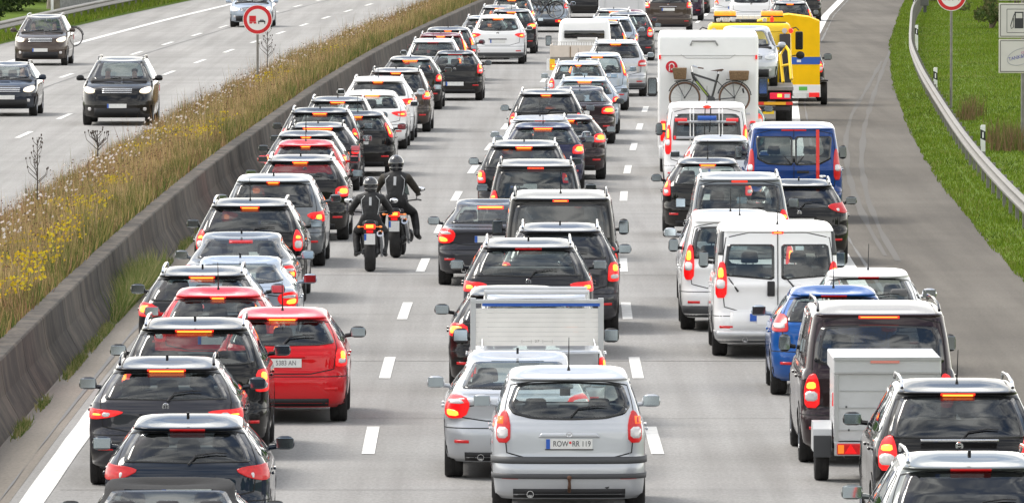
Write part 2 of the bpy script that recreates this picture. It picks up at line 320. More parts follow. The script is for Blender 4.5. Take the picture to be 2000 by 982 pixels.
class Body:
    def __init__(s, p, lod=1):
        s.p = p; s.W, s.L = p['W'], p['L']; s.rows = car_rows(p)
        nr, nc, ns = (9, 6, 34) if lod else (6, 4, 20)
        s.t = np.concatenate([np.linspace(0, 1, nr, endpoint=False), np.linspace(1, 2, nc, endpoint=False), np.linspace(2, 3, ns, endpoint=False), np.linspace(3, 4, nc, endpoint=False), np.linspace(4, 5, nr+1)])
    def at(s, z):
        zz = s.rows[:, 0]; z = np.clip(np.asarray(z, float), zz[0], zz[-1])
        return np.stack([np.interp(z, zz, s.rows[:, i]) for i in range(9)], 1)
    def _map(s, kind, a, b):
        P = s.at(b); a = np.asarray(a, float); sg = np.sign(a); sg[sg == 0] = 1; A = np.abs(a)
        if kind == 'side':
            T = np.linspace(0.9, 4.1, 90); x, y, z = ring_pts(P, T, s.W, s.L); r = np.zeros((len(a), 3))
            for i in range(len(a)): r[i] = (np.interp(a[i], y[i], x[i]), a[i], z[i, 45])
            return r
        T = np.linspace(0, 2.9, 80) if kind == 'rear' else np.linspace(5, 2.1, 80)
        x, y, z = ring_pts(P, T, s.W, s.L)
        d = np.sqrt(np.diff(x, axis=1)**2+np.diff(y, axis=1)**2); cs = np.concatenate([np.zeros((len(a), 1)), np.cumsum(d, 1)], 1)
        r = np.zeros((len(a), 3))
        for i in range(len(a)): r[i] = (sg[i]*np.interp(A[i], cs[i], x[i]), np.interp(A[i], cs[i], y[i]), np.interp(A[i], cs[i], z[i]))
        return r
    def surf(s, kind, a, b, off):
        a = np.asarray(a, float); b = np.asarray(b, float); e = .012
        p = s._map(kind, a, b); da = s._map(kind, a+e, b)-s._map(kind, a-e, b); db = s._map(kind, a, b+e)-s._map(kind, a, b-e)
        n = np.cross(da, db); n /= np.maximum(np.linalg.norm(n, axis=1, keepdims=True), 1e-9)
        if kind == 'front': n = -n
        return p+n*np.asarray(off, float).reshape(-1, 1)
    def patch(s, kind, poly, off=.004, ks=(0, .3, .6, .86, 1), mats=None, name='patch', parent=None, border=None, mirror=False, edge=.006, it=2, d=.07, r=.22):
        P = np.array(densify(chaikin(poly, it, r=r) if it else poly, d)); c = P.mean(0); n = len(P); A = []; O = []
        for k in ks[1:]: A.append(c+(P-c)*k); O.append(np.full(n, off))
        A.append(P); O.append(np.full(n, off-edge-.004))
        A = np.concatenate([c[None]]+A); O = np.concatenate([[off]]+O)
        v = s.surf(kind, A[:, 0], A[:, 1], O); f = []; mi = []
        for j in range(n): f.append((0, 1+j, 1+(j+1) % n)); mi.append(0)
        nk = len(ks)-1
        for r in range(nk):
            b0 = 1+r*n; b1 = 1+(r+1)*n
            for j in range(n):
                f.append((b0+j, b1+j, b1+(j+1) % n, b0+(j+1) % n)); mi.append(1 if (border is not None and r >= border) else 0)
        area = sum(P[i][0]*P[(i+1) % n][1]-P[(i+1) % n][0]*P[i][1] for i in range(n))
        flip = (area < 0) ^ (kind == 'front') ^ mirror
        if mirror: v = v*np.array([-1, 1, 1])
        if flip: f = [tuple(reversed(q)) for q in f]
        return mk(name, v, f, mats, parent, mi if border is not None else None)
    def band(s, kind, a0, a1, b0, b1, off, mat, name, parent, nb=3, da=.06, both=False, ofs2=None):
        aa = np.linspace(a0, a1, max(2, int(abs(a1-a0)/da)+1)); bb = np.linspace(b0, b1, nb)
        aa = np.concatenate([[aa[0]], aa, [aa[-1]]]); bb = np.concatenate([[bb[0]], bb, [bb[-1]]])
        Aa, Bb = np.meshgrid(aa, bb); O = np.full(Aa.shape, off); O[0] = O[-1] = -.004; O[:, 0] = O[:, -1] = -.004
        v = s.surf(kind, Aa.ravel(), Bb.ravel(), O.ravel()); na = len(aa); f = []
        for i in range(len(bb)-1):
            for j in range(na-1): f.append((i*na+j, i*na+j+1, (i+1)*na+j+1, (i+1)*na+j))
        if kind == 'front': f = [q[::-1] for q in f]
        if both: mk(name, v*np.array([-1, 1, 1]), [q[::-1] for q in f], mat, parent)
        return mk(name, v, f, mat, parent)
    def line(s, kind, path, w=.012, off=.0015, closed=True, name='panel_gap', parent=None, mat=None, both=False, it=1, d=.06):
        if it and closed: path = chaikin(path, it)
        P = np.array(densify(path, d, closed)); n = len(P)
        T = (np.roll(P, -1, 0)-np.roll(P, 1, 0)) if closed else np.gradient(P, axis=0); T /= np.maximum(np.linalg.norm(T, axis=1, keepdims=True), 1e-9)
        N = np.stack([-T[:, 1], T[:, 0]], 1)*w/2; A = np.concatenate([P+N, P-N])
        v = s.surf(kind, A[:, 0], A[:, 1], np.full(2*n, off)); f = []
        for i in range(n if closed else n-1):
            j = (i+1) % n; f.append((i, n+i, n+j, j))
        if both: mk(name, v*np.array([-1, 1, 1]), [q[::-1] for q in f], mat or GAP, parent)
        return mk(name, v, f, mat or GAP, parent)
    def shell(s, mat, parent, holes, arches, name='body'):
        R = s.rows; x, y, z = ring_pts(R, s.t, s.W, s.L); nk, m = x.shape
        d = np.sqrt(np.diff(x, axis=1)**2+np.diff(y, axis=1)**2); cr_ = np.concatenate([np.zeros((nk, 1)), np.cumsum(d, 1)], 1); cf = cr_[:, -1:]-cr_
        # full ring: right half t[0..m-1], then left half mirrored without the two centre points
        X = np.concatenate([x, -x[:, -2:0:-1]], 1); Y = np.concatenate([y, y[:, -2:0:-1]], 1); Z = np.concatenate([z, z[:, -2:0:-1]], 1)
        SR = np.concatenate([cr_, -cr_[:, -2:0:-1]], 1); SF = np.concatenate([cf, -cf[:, -2:0:-1]], 1); N = X.shape[1]
        V = np.stack([X, Y, Z], 2).reshape(-1, 3); f = []; kill = np.zeros(X.shape, bool)
        tt = np.concatenate([s.t, s.t[-2:0:-1]])
        for kind, poly in holes:
            P = np.array(densify(chaikin(poly, 2, r=.13))); c = P.mean(0); Q = c+(P-c)*.885
            if kind == 'rear': kill |= inpoly(SR, Z, Q) & (tt < 2.9)
            elif kind == 'front': kill |= inpoly(SF, Z, Q) & (tt > 2.1)
            else: kill |= inpoly(Y, Z, Q) & (tt > 1.3) & (tt < 3.7)
        for yc, zc, r in arches: kill |= ((Y-yc)**2+(Z-zc)**2 < r*r) & (tt > 1.6) & (tt < 3.4)
        for i in range(nk-1):
            for j in range(N):
                k = (j+1) % N
                if kill[i, j] or kill[i, k] or kill[i+1, j] or kill[i+1, k]: continue
                f.append((i*N+j, i*N+k, (i+1)*N+k, (i+1)*N+j))
        b = (nk-1)*N
        for j in range(m-1):
            a0 = j; a1 = j+1; l0 = 0 if j == 0 else N-j; l1 = m-1 if j+1 == m-1 else N-(j+1)
            q = [b+a0, b+a1, b+l1, b+l0]; q2 = []
            for i in q:
                if i not in q2: q2.append(i)
            if len(q2) > 2: f.append(tuple(q2))
        o = mk(name, V, f, mat, parent)
        # underbody
        q = []; U = np.stack([X[2]*.97, np.where(tt < 2.5, Y[2]+.05, Y[2]-.05), np.full(N, .27)], 1)
        for j in range(m-1):
            a0 = j; a1 = j+1; l0 = 0 if j == 0 else N-j; l1 = m-1 if j+1 == m-1 else N-(j+1); w = []
            for i in (a0, l0, l1, a1):
                if i not in w: w.append(i)
            if len(w) > 2: q.append(tuple(w))
        mk('underbody', U, q, DRK, parent, smooth=False)
        return o

_wheel = {}
def wheel(parent, x, y, r=.32, w=.21, rimmat=None, dark=False):
    key = (round(r, 2), round(w, 2), dark)
    if key not in _wheel:
        b = MB(); b.lathe([(r*.62, -w/2), (r*.93, -w/2), (r*.985, -w*.42), (r, -w*.3), (r, -w*.09), (r*.985, -w*.08), (r*.985, -w*.05), (r, -w*.04), (r, w*.04), (r*.985, w*.05), (r*.985, w*.08), (r, w*.09), (r, w*.3), (r*.985, w*.42), (r*.93, w/2), (r*.62, w/2)], (0, 0, 0), 'X', 28, False)
        t = b.build('wheel', RUB, None, True)
        b = MB(); b.lathe([(r*.66, w*.44), (r*.63, w*.47), (r*.60, w*.36), (r*.55, w*.05)], (0, 0, 0), 'X', 20, False)
        b.lathe([(.001, w*.34), (r*.14, w*.34), (r*.16, w*.2)], (0, 0, 0), 'X', 12, False)
        for k in range(5 if not dark else 7):
            a = 2*PI*k/(5 if not dark else 7)
            b.prism([(r*.1*math.cos(a)-r*.07*math.sin(a), r*.1*math.sin(a)+r*.07*math.cos(a)), (r*.62*math.cos(a)-r*.06*math.sin(a), r*.62*math.sin(a)+r*.06*math.cos(a)), (r*.62*math.cos(a)+r*.06*math.sin(a), r*.62*math.sin(a)-r*.06*math.cos(a)), (r*.1*math.cos(a)+r*.07*math.sin(a), r*.1*math.sin(a)-r*.07*math.cos(a))], w*.22, w*.36, 'YZ')
        b.lathe([(.001, w*.02), (r*.64, w*.02)], (0, 0, 0), 'X', 16, False)
        ri = b.build('rim', PLG if dark else RIM, None, False)
        _wheel[key] = (t.data, ri.data); bpy.data.objects.remove(t); bpy.data.objects.remove(ri)
    td, rd = _wheel[key]
    o = bpy.data.objects.new('wheel', td); COL.objects.link(o); o.parent = parent; o.location = (x, y, r); o.rotation_euler = (0, 0, 0 if x > 0 else PI)
    o2 = bpy.data.objects.new('rim', rd); COL.objects.link(o2); o2.parent = o
    return o
_seat = {}
def seat(parent, x, y, z=.42, rear=False, mat=None, width=.5):
    key = (rear, mat.name if mat else 'd', width)
    if key not in _seat:
        b = MB(); b.box((0, .0, .08), (width, .48, .14), .05); b.box((0, -.27, .36), (width, .12, .56), .055, taper=(.86, .9), rx=.22)
        b.tube([(-.05, -.36, .62), (-.05, -.38, .74)], .008, 6); b.tube([(.05, -.36, .62), (.05, -.38, .74)], .008, 6)
        b.box((0, -.385, .75), (.27, .09, .17), .04, taper=(.85, .9))
        o = b.build('seat', mat or CLO, None, True); _seat[key] = o.data; bpy.data.objects.remove(o)
    o = bpy.data.objects.new('seat', _seat[key]); COL.objects.link(o); o.parent = parent; o.location = (x, y, z); return o

TYPES = {
 'hatch': dict(style='hatch', L=4.15, H=1.46, W=1.75, B=.93, hood=1.02, ws=.80, rs=.38, tb=.675, rr=.30, rf=.42),
 'wagon': dict(style='hatch', L=4.65, H=1.47, W=1.83, B=.94, hood=1.15, ws=.85, rs=.38, tb=.67, rr=.30, rf=.42),
 'suv':   dict(style='hatch', L=4.5, H=1.67, W=1.85, B=1.06, hood=1.10, ws=.75, rs=.34, tb=.71, rr=.28, rf=.38),
 'mpv':   dict(style='hatch', L=4.4, H=1.62, W=1.79, B=.98, hood=.85, ws=1.0, rs=.28, tb=.725, rr=.27, rf=.42),
 'sedan': dict(style='sedan', L=4.55, H=1.42, W=1.80, B=.88, hood=1.18, ws=.82, rs=.62, boot=.58, tb=.665, rr=.32, rf=.42),
 'caddy': dict(style='hatch', L=4.35, H=1.80, W=1.81, B=1.02, hood=.85, ws=.85, rs=.13, tb=.80, rr=.20, rf=.38, spoil=.02, y0=.10),
 'van':   dict(style='hatch', L=4.9, H=1.95, W=1.93, B=1.10, hood=.75, ws=.75, rs=.12, tb=.85, rr=.20, rf=.36, spoil=.01, y0=.09),
}
def car(name, typ, x, D, pm, label, cat='car', group='cars queuing in the traffic jam', facing=1, lamp=('wrap', .80, 1.0), lit=True, bl=.34, blit=True, bwin=None, win=None, glassm=None, rails=None, twin=None, ant='fin', plate=True, strips=(), dim={}, tow=False, seats=True, mir=(.23, .15), mirmat=None, trim=None, wiper=True, offx=0, shadowroof=None, frontlit=False, lod=1, yaw=None, loc=None, rear_extra=None, plate_z=None, reflect=True, soft=None, interior=CLO, exhaust=True, arch=True, cargo=None, people=0):
    p = dict(TYPES[typ]); p.update(dim); W, H, L_, B = p['W'], p['H'], p['L'], p['B']
    if loc is None:
        X = XP(x, D); sl_ = lslope(D) if facing > 0 else bslope(D)
        sl_ *= .9
        if facing > 0: loc = (X, D, 0); rz = -math.atan(sl_)
        else: loc = (X+sl_*L_, D+L_, 0); rz = PI-math.atan(sl_)
        if yaw is not None: rz = rz+yaw
    else: rz = yaw or 0
    vg = random.Random(sum(map(ord, label))); vr, vr2 = vg.uniform(-1, 1), vg.uniform(-1, 1)
    if 'tb' not in dim: p['tb'] += .018*vr
    if 'rs' not in dim: p['rs'] += .05*vr2
    if 'rr' not in dim: p['rr'] += .04*vg.uniform(-1, 1)
    T = empty(name, loc, rz, label, cat, group); b = Body(p, lod)
    hwb = W/2; zt = H-.13 if p['style'] != 'sedan' else H-.07
    van = typ in ('van', 'caddy')
    # ---- window outlines ----
    holes = []
    if win is None:
        if p['style'] == 'sedan': z0, z1, w0, w1 = B+.17, zt-.02, hwb*.78, hwb*(p['tb']-.07)
        elif van: z0, z1, w0, w1 = B+.10, zt-.06, hwb*.83, hwb*.74
        else: z0, z1, w0, w1 = B+.085, zt-.015, hwb*(.80+.03*vr), hwb*(p['tb']-.035)
        wm = (w0+w1)/2+.02; lift = max(0, vr2)*.06
        win = [(-w0, z0+lift), (-w0*.72, z0), (0, z0-.012), (w0*.72, z0), (w0, z0+lift), (wm, (z0+z1)/2), (w1, z1), (0, z1+.012), (-w1, z1), (-wm, (z0+z1)/2)]
    rearg = glassm or GL_T
    yA = L_-p['hood']; zf0 = B+.09; zf1 = H-.12
    wf = [(-hwb*.80, zf0), (0, zf0-.02), (hwb*.80, zf0), (hwb*.62, zf1), (0, zf1+.02), (-hwb*.62, zf1)]
    ysA = yA-.30; yroofF = yA-p['ws']-.10
    if p['style'] == 'sedan': yC0 = p['boot']+.42; yC1 = p['boot']+p['rs']+.28
    else: yC0 = .42; yC1 = .52+p['rs']*.8
    zb0 = B+.08; zs1 = H-.15
    yB = (yC0+ysA)*.5; dW = .05
    sw = [[(yB+dW, zb0), (ysA, zb0), (ysA-.10, zb0+.10), (yroofF+.02, zs1), (yB+dW, zs1)]]
    if van: sw += [[(yC0+1.15, zb0), (yB-dW, zb0), (yB-dW, zs1), (yC0+1.15, zs1)]] if not p.get('panelvan') else []
    else:
        yQ = yC0+(yB-yC0)*.36
        sw += [[(yQ+.04, zb0), (yB-dW, zb0), (yB-dW, zs1), (yQ+.10, zs1-.01)], [(yC0, zb0+.06), (yQ-.03, zb0+.01), (yQ+.02, zs1-.03), (yC1, zs1-.05)]]
    wins = [win] if not twin else twin
    if p.get('norear'): wins = []
    for w_ in wins: holes.append(('rear', w_))
    holes.append(('front', wf))
    for s_ in sw: holes.append(('side', s_))
    r = .33 if typ in ('suv', 'van') else .31
    yw = (.78 if not van else .95, L_-.86)
    b.shell(pm, T, holes, [(yy, r, r+.055) for yy in yw] if arch else [])
    for w_ in wins:
        g = b.patch('rear', w_, .005, (0, .3, .6, .89, 1), [rearg, FRIT], 'rear_window', T, border=2, r=.06 if twin else .13)
    b.patch('front', wf, .004, (0, .3, .6, .89, 1), [GL_C, FRIT], 'windscreen', T, border=2, r=.13)
    for s_ in sw:
        sg = GL_T if rearg is not GL_D else GL_D
        for mrr in (False, True): b.patch('side', s_, .004, (0, .5, .89, 1), [sg, FRIT], 'side_window', T, border=1, mirror=mrr, r=.13)
    # wheels and arches
    for yy in yw:
        for sx in (-1, 1): wheel(T, sx*(hwb-.125), yy, r, .22, dark=p.get('steelw', False))
        if lod:
            cpts = [(yy+(r+.05)*math.cos(a), r+(r+.05)*math.sin(a)) for a in np.linspace(.12-.3, PI+.18, 16)]
            b.line('side', [(a_, max(z_, .26)) for a_, z_ in cpts], .085, .006, False, 'wheel_arch', T, trim or pm, both=True, d=.08)
    # panel gaps: tailgate, bumper line, doors
    if lod:
        sg_ = hwb-.10; zg = .60
        if p['style'] == 'sedan': b.line('rear', [(-sg_*.86, .70), (sg_*.86, .70), (sg_*.93, B+.02), (-sg_*.93, B+.02)], .014, parent=T, name='boot_gap')
        else:
            b.line('rear', [(-sg_*.90, zg+.05), (sg_*.90, zg+.05), (sg_*.95, B), (hwb*.86, B+.06), (hwb*.84, (B+zt)/2+.02), (hwb*.78, zt), (-hwb*.78, zt), (-hwb*.84, (B+zt)/2+.02), (-hwb*.86, B+.06), (-sg_*.95, B)], .014, parent=T, name='tailgate_gap')
        b.line('rear', [(-hwb-.35, .615), (hwb+.35, .615)], .012, closed=False, parent=T, name='bumper_gap')
        b.line('side', [(yB, .30), (yB, zs1)], .012, closed=False, parent=T, name='door_gap', both=True)
        b.line('side', [(ysA-.02, .34), (ysA+.02, zb0)], .012, closed=False, parent=T, name='door_gap', both=True)
        for yy in (yB+.12, yQ+.1 if not van else yB-.9):
            for sx in (1, -1):
                hp = b.surf('side', [yy], [B-.07], [.02])[0]; m = MB(); m.box((sx*hp[0], yy, B-.07), (.03, .2, .03), .01); m.build('door_handle', pm, T)
    # third brake light
    zb_ = zt+.02 if p['style'] != 'sedan' else zt-.055
    if van and p['style'] != 'sedan': zb_ = zt+.005
    if bl:
        offb = .012 if p['style'] != 'sedan' else .012
        kk = b.band('rear', -bl/2-.015, bl/2+.015, zb_-.022, zb_+.026, offb, (BLR if blit else RLN), 'third_brake_light', T, 2)
        if blit: b.band('rear', -bl/2+.008, bl/2-.008, zb_-.012, zb_+.016, offb+.004, BLB, 'lamp_core', kk, 2)
    # tail lights
    kind, lz0, lz1 = lamp[:3]; lw = lamp[3] if len(lamp) > 3 else None
    so_ = hwb+.10
    if kind == 'wrap':      # wide wedge wrapping round the corner
        lw = lw or .42; poly = [(so_-lw-.10, (lz0+lz1)/2+.03), (so_-lw, lz1-.01), (so_-.2, lz1), (so_+.02, lz1+.02), (so_+.06, lz0+.03), (so_-.12, lz0), (so_-lw+.06, lz0+.03)]
        core = [(so_-.25, lz0+.05), (so_-.25, lz1-.05), (so_-.12, lz1-.045), (so_-.11, lz0+.05)]; wh = [(so_-lw+.09, lz0+.035), (so_-lw+.07, lz0+.085), (so_-.27, lz0+.085), (so_-.27, lz0+.035)]
    elif kind == 'block':
        lw = lw or .25; poly = [(so_-lw-.02, lz0+.04), (so_-lw, lz1-.02), (so_-.10, lz1), (so_+.05, lz1-.05), (so_+.05, lz0+.04), (so_-.05, lz0), (so_-lw, lz0)]
        core = [(so_-lw+.07, lz1-.14), (so_-lw+.07, lz1-.04), (so_-.06, lz1-.05), (so_-.05, lz1-.14)]; wh = [(so_-lw+.03, lz0+.04), (so_-lw+.03, lz0+.11), (so_-.03, lz0+.11), (so_-.03, lz0+.05)]
    elif kind == 'tall':    # upright lamp on the corner pillar
        lw = lw or .17; m_ = (lz0+lz1)/2; si = hwb*.93-lw+.03; poly = [(si, lz0), (si-.01, m_), (si+.01, lz1-.08), (si+.05, lz1), (si+lw*.75, lz1-.04), (si+lw+.02, m_), (si+lw, lz0)]
        core = [(si+.035, m_+.02), (si+.045, lz1-.10), (si+lw-.045, lz1-.11), (si+lw-.03, m_+.02)]; wh = [(si+.02, m_-.13), (si+.02, m_-.01), (si+lw-.01, m_-.01), (si+lw-.01, m_-.13)]
    elif kind == 'pillar':  # slim lamp beside the window
        lw = lw or .12; si = hwb*.80; m_ = (lz0+lz1)/2; poly = [(si+.06, lz0), (si+.03, m_), (si-.03, lz1), (si+.02, lz1+.03), (si+.12, m_+.03), (si+.21, lz0+.03), (si+.2, lz0-.03)]
        core = [(si+.07, lz0+.05), (si+.04, m_+.02), (si+.02, lz1-.05), (si+.05, lz1-.05), (si+.10, m_), (si+.14, lz0+.05)]; wh = None
    elif kind == 'leaf':    # swept lamp of a saloon
        poly = [(so_-.36, lz0+.02), (so_-.42, lz1-.08), (so_-.36, lz1), (so_-.10, lz1+.02), (so_+.08, lz1-.03), (so_+.04, lz0+.06), (so_-.14, lz0)]
        core = [(so_-.28, lz0+.035), (so_-.26, lz0+.10), (so_-.05, lz0+.12), (so_-.08, lz0+.04)]; wh = [(so_-.36, lz1-.075), (so_-.30, lz1-.03), (so_-.05, lz1-.03), (so_-.05, lz1-.08)]
    for mrr in (False, True):
        lo = b.patch('rear', poly, .012, (0, .25, .5, .75, .93, 1), RLL if lit else RLN, 'tail_light', T, mirror=mrr, edge=.01, d=.05, it=1)
        if lit: b.patch('rear', core, .016, (0, .5, 1), BLB, 'lamp_core', lo, mirror=mrr, d=.05, it=1)
        if wh and lod and len(lamp) < 6: b.patch('rear', wh, .0145, (0, .5, 1), WLN, 'reverse_lens', lo, mirror=mrr, d=.05, it=1)
    # bumper trim, reflectors, strips
    if trim:
        b.band('rear', -hwb-.45, hwb+.45, .23, .40, .008, trim, 'bumper_trim', T, 4)
        b.band('front', -hwb-.45, hwb+.45, .23, .40, .008, trim, 'bumper_trim', T, 4)
    else: b.band('rear', -hwb*.72, hwb*.72, .23, .33, .006, PLA, 'bumper_trim', T, 3)
    for z0_, z1_ in strips: b.band('rear', -hwb-.3, hwb+.3, z0_, z1_, .02, PLG, 'bumper_strip', T, 3)
    if reflect and facing > 0:
        for sx in (-1, 1):
            q = sorted((sx*(hwb-.30), sx*(hwb-.10))); b.band('rear', q[0], q[1], .44, .475, .008, RLN, 'reflector', T, 2)
    # plate
    pz = plate_z or (.80 if p['style'] == 'sedan' else (.78 if not van else .62))
    if plate and facing > 0:
        yp = b.surf('rear', [0], [pz], [0])[0][1]
        m = MB(); m.box((0, yp-.012, pz), (.52, .012, .112), .0); pl = m.build('number_plate', PLT, T)
        m = MB(); m.box((-.236, yp-.020, pz), (.045, .004, .108)); m.build('country_band', BLU, pl)
        m = MB(); m.box((0, yp+.004, pz+.08), (.62, .045, .03), .01); m.build('tailgate_handle', pm if not trim else PLA, T)
    if wiper and facing > 0 and lod and p['style'] != 'sedan' and wins and not twin:
        zz = win[0][1]+.035; m = MB()
        pts = [tuple(b.surf('rear', [a_], [c_], [.03])[0]) for a_, c_ in ((0.02, win[0][1]-.035), (.10, zz+.02), (.30, zz+.045), (.42, zz+.04))]
        m.tube(pts, [.013, .010, .008, .006], 5); m.build('rear_wiper', PLA, T)
    if facing > 0 and lod and typ != 'van' and vr > -.6:
        zz = B+.0 if p['style'] != 'sedan' else B-.02; v_ = b.surf('rear', [0], [zz], [.006])[0]; m = MB(); m.lathe([(.022, -.004), (.042, -.004), (.046, .004)], tuple(v_), 'Y', 16, False); m.box(tuple(v_), (.05, .006, .014) if vr2 > 0 else (.014, .006, .05)); m.build('badge', CHR, T)
    # mirrors
    ymr = ysA-.02; zm = B+.13 if not van else B+.20
    for sx in (-1, 1):
        mw, mh = mir; m = MB(); cx = sx*(hwb+mw/2-.015)
        m.box((cx, ymr, zm), (mw, .14, mh), .068, taper=(.86, .9)); m.tube([(sx*(hwb-.07), ymr+.02, zm-.05), (cx, ymr+.01, zm-.03)], .03, 6)
        mo = m.build('door_mirror', mirmat or pm, T, True)
        m = MB(); m.box((cx, ymr-.066, zm), (mw*.80, .008, mh*.74), .003); m.build('mirror_glass', MIR, mo)
    # roof
    yr0 = (p['boot']+p['rs'] if p['style'] == 'sedan' else .13+p['rs'])+.12; yr1 = L_-p['hood']-p['ws']-.15; xr = (p['tb']-.075)*W/2
    if rails:
        for sx in (-1, 1):
            m = MB(); xx = sx*(xr+.0); m.tube([(xx*1.01, yr0-.02, H-.055), (xx, yr0+.09, H+.012), (xx, (yr0+yr1)/2, H+.032), (xx, yr1-.1, H+.01), (xx, yr1, H-.05)], [.02, .018, .017, .017, .018], 7); m.build('roof_rail', rails, T, True)
    if ant == 'fin':
        m = MB(); m.prism([(yr0+.12, H-.02), (yr0+.10, H+.05), (yr0+.14, H+.055), (yr0+.28, H-.01)], -.014, .014, 'YZ'); m.build('antenna', PLA, T)
    elif ant == 'rod':
        m = MB(); m.tube([(0, yr0+.10, H-.02), (0, yr0+.09, H+.03), (0, yr0-.16, H+.36)], [.02, .008, .004], 6); m.build('antenna', PLA, T)
    if exhaust and facing > 0 and lod:
        m = MB(); ex = -hwb*.5; m.lathe([(.034, .03), (.04, .03), (.04, .30), (.034, .30)], (ex, 0, .27), 'Y', 12, False); m.lathe([(.001, .1), (.035, .1)], (ex, 0, .27), 'Y', 12, False); m.build('exhaust_pipe', CHR, T)
    if tow:
        m = MB(); m.tube([(0, .12, .30), (0, -.06, .31), (0, -.10, .36), (0, -.10, .44)], .02, 8); m.ell((0, -.10, .46), (.028, .028, .028)); m.build('tow_hitch', pmat('rusty_steel', (.10, .05, .03), .7, metal=.4, noise=.4), T, True)
    # interior
    if seats and wins:
        for sx in (-1, 1): seat(T, sx*.36, L_-p['hood']-1.05, .40 if not van else .62, mat=interior)
        yb_ = L_-p['hood']-1.95
        if not van:
            for sx in (-1, 0, 1): seat(T, sx*.42, yb_, .38, mat=interior, width=.44)
        m = MB(); m.box((0, L_-p['hood']-.22, B-.02), (W*.8, .5, .22), .06); m.build('dashboard', PLA, T)
        m = MB(); m.box((0, L_*.45, .46), (W*.85, L_*.62, .04)); m.box((0, .62, B-.08), (W*.8, .5, .03)); m.build('cabin_floor', DRK, T)
    # front
    if facing < 0 or typ == 'front' or frontlit:
        hz = B-.22
        fp = [(hwb-.36, hz-.03), (hwb-.34, hz+.07), (hwb-.05, hz+.13), (hwb+.12, hz+.12), (hwb+.10, hz+.02), (hwb-.1, hz-.05)]
        cp = [(hwb-.27, hz-.005), (hwb-.25, hz+.07), (hwb-.02, hz+.095), (hwb+.02, hz+.01)]
        for mrr in (False, True):
            lo = b.patch('front', fp, .012, (0, .5, .8, 1), HGL if frontlit else HDL, 'headlight', T, mirror=mrr)
            if frontlit: b.patch('front', cp, .018, (0, .6, 1), HLO, 'lamp_core', lo, mirror=mrr)
            fg = b.patch('front', [(hwb-.24, .40), (hwb-.24, .49), (hwb-.12, .49), (hwb-.12, .40)], .01, (0, .5, 1), WLN, 'fog_light', T, mirror=mrr)
        gr = b.patch('front', [(-.40, hz-.05), (.40, hz-.05), (.44, hz+.09), (0, hz+.12), (-.44, hz+.09)], .008, (0, .4, .8, 1), PLA, 'grille', T)
        for k in range(3): b.band('front', -.40, .40, hz-.03+k*.045, hz-.015+k*.045, .016, CHR, 'grille_bar', gr, 2)
        b.band('front', -.62, .62, .27, .47, .012, PLA, 'lower_grille', T, 3)
        yp = b.surf('front', [0], [.52], [0])[0][1]
        m = MB(); m.box((0, yp+.02, .53), (.52, .012, .112)); pl = m.build('number_plate', PLT, T)
        m = MB(); m.box((.236, yp+.028, .53), (.045, .004, .108)); m.build('country_band', BLU, pl)
        m = MB()
        for wx in (-.1, .45): m.tube([tuple(b.surf('front', [wx], [zf0-.03], [.02])[0]), tuple(b.surf('front', [wx-.5], [zf0+.03], [.025])[0])], .012, 5)
        m.build('wiper', PLA, T)
    return T, b, p
# ================= setting =================
DS = np.concatenate([np.arange(70, 300, 4.0), np.arange(300, 700, 8.0)])
RE_T = np.array([(60,8.9),(140,8.7),(177,8.8),(193,9.0),(215,9.29),(245,9.85),(276,10.6),(325,12.0),(393,14.4),(499,19.0),(620,25.5),(760,36)])
GR_T = np.array([(60,9.7),(150,9.45),(170,9.55),(197,9.78),(231.5,10.38),(260,11.05),(311,12.36),(354,13.66),(432,16.75),(499,20.0),(620,26.6),(760,37)])
def _spl(T):
    xs = np.arange(60, 760, 1.0); ys = np.interp(xs, T[:,0], T[:,1])
    for _ in range(3): ys = np.convolve(np.pad(ys, 10, mode='reflect', reflect_type='odd'), np.ones(21)/21, 'valid')
    return lambda d: np.interp(d, xs, ys)
redge = _spl(RE_T); grail = _spl(GR_T)
def strip(name, cols, zs, mat, kind='structure', ds=None, **k):
    """cols: list of functions d->x ; zs: heights (number or function)"""
    d = DS if ds is None else ds; V = []; f = []; n = len(cols)
    for dd in d:
        for c, z in zip(cols, zs): V.append((float(c(dd)), float(dd), float(z(dd) if callable(z) else z)))
    for i in range(len(d)-1):
        for j in range(n-1): f.append((i*n+j, i*n+j+1, (i+1)*n+j+1, (i+1)*n+j))
    o = mk(name, V, f, mat, None, smooth=True)
    if kind: o['kind'] = kind
    return o
